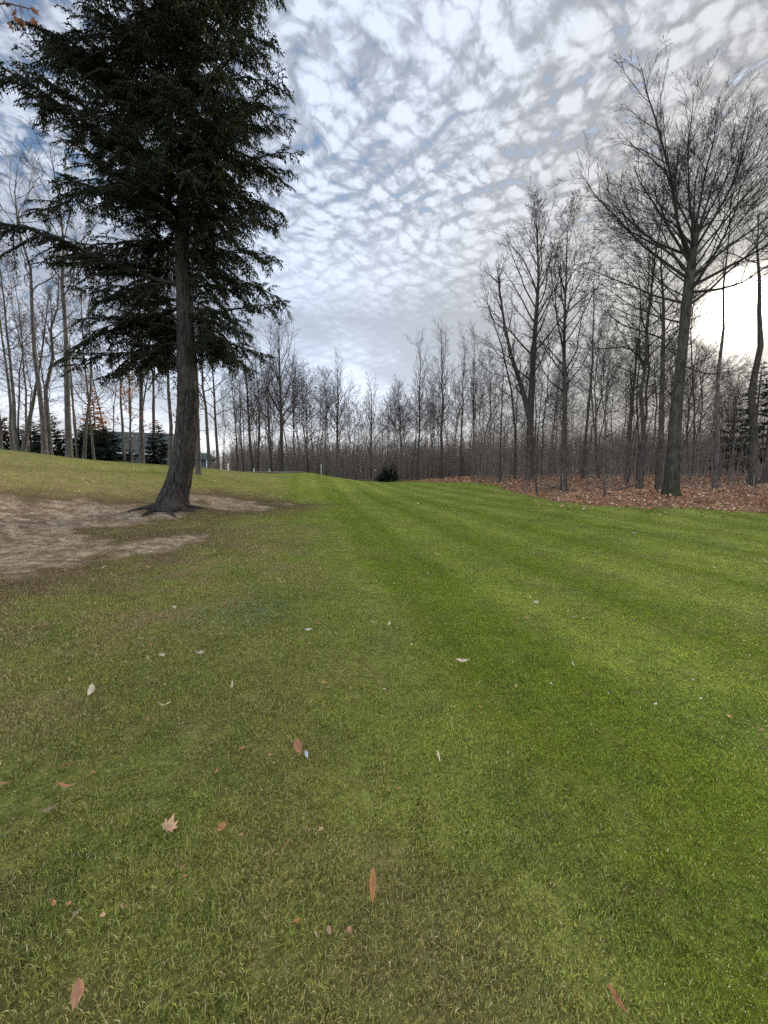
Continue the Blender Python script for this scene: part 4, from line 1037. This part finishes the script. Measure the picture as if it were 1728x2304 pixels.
# ------------------------------------------------------------------ small built things
def box(vs, fs, x0, x1, y0, y1, z0, z1):
    o = len(vs); vs += [(x0, y0, z0), (x1, y0, z0), (x1, y1, z0), (x0, y1, z0), (x0, y0, z1), (x1, y0, z1), (x1, y1, z1), (x0, y1, z1)]
    fs += [(o, o+3, o+2, o+1), (o+4, o+5, o+6, o+7), (o, o+1, o+5, o+4), (o+1, o+2, o+6, o+5), (o+2, o+3, o+7, o+6), (o+3, o, o+4, o+7)]
def boxes(name, mat, parent, *bs, bevel=0.0):
    vs, fs = [], []
    for b_ in bs: box(vs, fs, *b_)
    o = link(name, mesh_from(name, np.array(vs), [np.array(fs)], mat), parent)
    if bevel:
        m = o.modifiers.new('bevel', 'BEVEL'); m.width = bevel; m.segments = 2
    return o
def poly_obj(name, vs, fs, mat, parent):
    me = bpy.data.meshes.new(name); me.from_pydata([tuple(v) for v in vs], [], fs); me.materials.append(mat); me.update()
    return link(name, me, parent)
M_WHITE = simple('white_paint', (.78, .78, .76), .5, .05)
M_ROOF = simple('green_grey_roof', (.075, .095, .09), .6, .12, 2.0)
M_WALL = simple('grey_siding', (.13, .145, .14), .7, .1, 2.0)
M_GLASS = simple('dark_glass', (.02, .025, .03), .1, .1, 2.0, .6)
M_CAR1 = simple('dark_car_paint', (.02, .022, .027), .25, .1, 2.0, .6)
M_CAR2 = simple('silver_car_paint', (.35, .36, .38), .3, .1, 2.0, .6)
M_TYRE = simple('tyre', (.02, .02, .02), .8)
M_RIM = simple('rim', (.4, .4, .42), .35, .1, 5, .5, .8)
M_PATH = simple('asphalt_path', (.15, .145, .135), .9, .2, 20, .2, 0, .4)
M_LAMP = simple('lamp_glass', (.6, .6, .58), .2)

def barn():
    Y = 44; b = at(340, Y); g = b[2]
    e = empty('barn', b, label='long dark green-grey barn roof behind the left bank', category='building'); e.rotation_euler = (0, 0, math.radians(28))
    def zz(py): d = ray(340, py); return CAMZ+d[2]/d[1]*Y-g
    ze, zr = zz(1019), zz(966)
    x0, x1, y0, y1 = -5.5, 3.6, 0, 9.0
    boxes('wall', M_WALL, e, (x0+.3, x1-.3, y0+.4, y1-.4, -.6, ze-.02))
    ym = (y0+y1)/2
    vs = [(x0, y0, ze), (x1, y0, ze), (x1, ym, zr), (x0, ym, zr), (x1, y1, ze), (x0, y1, ze)]
    vs += [(a, b_, c-.15) for a, b_, c in vs]
    fs = [(0, 1, 2, 3), (3, 2, 4, 5), (7, 6, 9, 8), (8, 9, 11, 10), (0, 3, 9, 6), (3, 5, 11, 9), (1, 7, 8, 2), (2, 8, 10, 4), (5, 4, 10, 11), (0, 6, 7, 1)]
    poly_obj('roof', vs, fs, M_ROOF, e)
    boxes('fascia', M_WHITE, e, (x0, x1, y0-.06, y0-.003, ze-.22, ze-.02))
    for k in range(4):
        w = boxes('window', M_GLASS, e, (x0+1.2+k*2.6, x0+2.2+k*2.6, y0+.36, y0+.397, .9, 1.9))
        boxes('frame', M_WHITE, w, (x0+1.1+k*2.6, x0+1.197+k*2.6, y0+.34, y0+.395, .8, 2.0), (x0+2.203+k*2.6, x0+2.3+k*2.6, y0+.34, y0+.395, .8, 2.0))
barn()
def shed():
    Y = 46; b = at(456, Y); g = b[2]
    e = empty('shed', b, label='small shed with white corner posts right of the hemlock trunk', category='building')
    def zz(py): d = ray(456, py); return CAMZ+d[2]/d[1]*Y-g
    ze, zr = zz(1032), zz(1018)
    boxes('wall', M_WALL, e, (-1.6, .45, .4, 2.6, -.5, ze))
    vs = [(-2, 0, ze), (.7, 0, ze), (.7, 3, ze), (-2, 3, ze), (-2, 1.5, zr), (.1, 1.5, zr), (-2, 0, ze-.1), (.7, 0, ze-.1), (.7, 3, ze-.1), (-2, 3, ze-.1)]
    poly_obj('roof', vs, [(0, 1, 5, 4), (1, 2, 5), (2, 3, 4, 5), (3, 0, 4), (0, 6, 7, 1), (1, 7, 8, 2), (2, 8, 9, 3), (3, 9, 6, 0), (9, 8, 7, 6)], M_ROOF, e)
    for x in (-1.7, -.6, .5): boxes('post', M_WHITE, e, (x-.07, x+.07, .1, .24, -.5, ze-.1))
shed()
def car():
    e = empty('parked_car', (0, 0, 0), label='', category='car', group='cars parked behind the left bank')
    prof = [(-2.2, .35), (-2.25, .75), (-1.9, .95), (-1.35, 1.02), (-.75, 1.42), (.75, 1.45), (1.35, 1.05), (2.1, .92), (2.25, .6), (2.2, .35)]
    def ext(pr, w, taper=1.0):
        vs = []
        for s in (-1, 1):
            for x, z in pr: vs.append((x, s*w*(1 if z < 1.03 else taper), z))
        n = len(pr); fs = [tuple(range(n)), tuple(range(2*n-1, n-1, -1))]+[(i, i+n, (i+1) % n+n, (i+1) % n) for i in range(n)]
        return vs, fs
    body = poly_obj('body', *ext(prof, .88, .82), M_CAR1, e)
    m = body.modifiers.new('bevel', 'BEVEL'); m.width = .05; m.segments = 2
    for s in (-1, 1):
        poly_obj('window', [(-1.2, s*.80, 1.06), (-.7, s*.735, 1.37), (-.05, s*.735, 1.39), (-.05, s*.80, 1.06)], [(0, 1, 2, 3)], M_GLASS, e)
        poly_obj('window', [(.05, s*.80, 1.06), (.05, s*.735, 1.39), (.7, s*.735, 1.39), (1.2, s*.80, 1.08)], [(0, 1, 2, 3)], M_GLASS, e)
        boxes('headlight', M_LAMP, e, (2.18, 2.27, s*.62-.13, s*.62+.13, .66, .8))
        for x in (-1.4, 1.4):
            t = Tubes(); t.add([(x, s*.68, .33), (x, s*.69, .33), (x, s*.89, .33), (x, s*.90, .33)], [.01, .33, .33, .2], 20); w = link('wheel', t.mesh('wheel', M_TYRE), e)
            t = Tubes(); t.add([(x, s*.895, .33), (x, s*.92, .33), (x, s*.925, .33)], [.2, .19, .01], 16); link('rim', t.mesh('rim', M_RIM), w)
    return e
c0 = car(); c0.location = tuple(at(312, 37)+[0, 0, .28]); c0.rotation_euler = (0, 0, .2); c0['label'] = 'left one of the dark cars parked before the barn'
c1 = copy_tree(c0); c1.location = tuple(at(358, 37)+[0, 0, .26]); c1.rotation_euler = (0, 0, 0.1); c1['label'] = 'right one of the dark cars parked before the barn'
for c_ in (c0, c1): c_.location.z -= .28

# cart path and tee posts on the crest
def cart_path():
    a = hit(500, 1066); n = 40; V = []; Fq = []
    pts = [np.array([at(px, Y)[0], Y]) for px, Y in ((440, 33), (520, 29.8), (560, 29.4), (620, 30.2), (700, 34), (730, 40))]
    s = np.linspace(0, len(pts)-1, n)
    C = np.array([[np.interp(t, range(len(pts)), [p[i] for p in pts]) for i in (0, 1)] for t in s])
    T = np.gradient(C, axis=0); T /= np.linalg.norm(T, axis=1, keepdims=True); Nn = np.c_[-T[:, 1], T[:, 0]]
    for i in range(n):
        for k in (-.6, -.2, .2, .6):
            x, y = C[i]+Nn[i]*k; V.append((x, y, zt1(x, y)+.03))
    Fq = [(i*4+j, i*4+j+1, i*4+j+5, i*4+j+4) for i in range(n-1) for j in range(3)]
    link('path', mesh_from('path', np.array(V), [np.array(Fq)], M_PATH, smooth=True), kind='structure')
cart_path()
def post(px, Y, top, wpx, label, tilt_=0, cap=True):
    b = at(px, Y); d = ray(px, top); h = max(CAMZ+d[2]/d[1]*Y-b[2], .25); r = wpx/2/F*Y
    e = empty('post', b, label=label, category='post')
    t = Tubes(); t.add([(0, 0, -.1), (0, 0, 0), (0, 0, h*.72), (0, 0, h*.96), (0, 0, h)], [r, r, r*.92, r*.9, r*.3], 10); link('shaft', t.mesh('shaft', M_WHITE), e)
    if cap:
        t = Tubes(); t.add([(0, 0, h*.72), (0, 0, h*.73), (0, 0, h*.80), (0, 0, h*.81)], [r*.9, r*1.35, r*1.35, r*.9], 10); link('collar', t.mesh('collar', M_WHITE), e)
post(514, 28.5, 1043, 3.2, 'tallest white post left of the cart path')
post(572, 29.2, 1054, 2.2, 'short white post in the middle of the cart path edge')
post(607, 31, 1055, 1.8, 'short white post at the right end of the cart path')
post(723, 38, 1045, 1.2, 'thin pale stake where the crest drops to the right', cap=False)
def log_():
    b = hit(1480, 1135)
    for i, (px, Y, L, rz, lab) in enumerate(((1420, 22, 2.4, .5, 'fallen grey branch lying in the leaves left of the mossy trunk'), (1230, 29, 2.2, 2.6, 'fallen branch lying in the leaves behind the sapling'))):
        p = at(px, Y); t = Tubes(); c, s = math.cos(rz), math.sin(rz)
        t.add([(-L/2*c, -L/2*s, .05), (-L/6*c, -L/6*s+.06, .16), (L/6*c, L/6*s-.04, .30), (L/2*c, L/2*s, .55)], [.05, .045, .035, .015], 7)
        t.add([(0, 0, .2), (.3*s, .4*c, .4), (.5*s, .6*c, .5), (.55*s, .7*c, .7)], [.025, .02, .012, .006], 5)
        link('fallen_branch', t.mesh('fallen_branch', M_BARK_GREY), None, p, label=lab, category='branch')
log_()
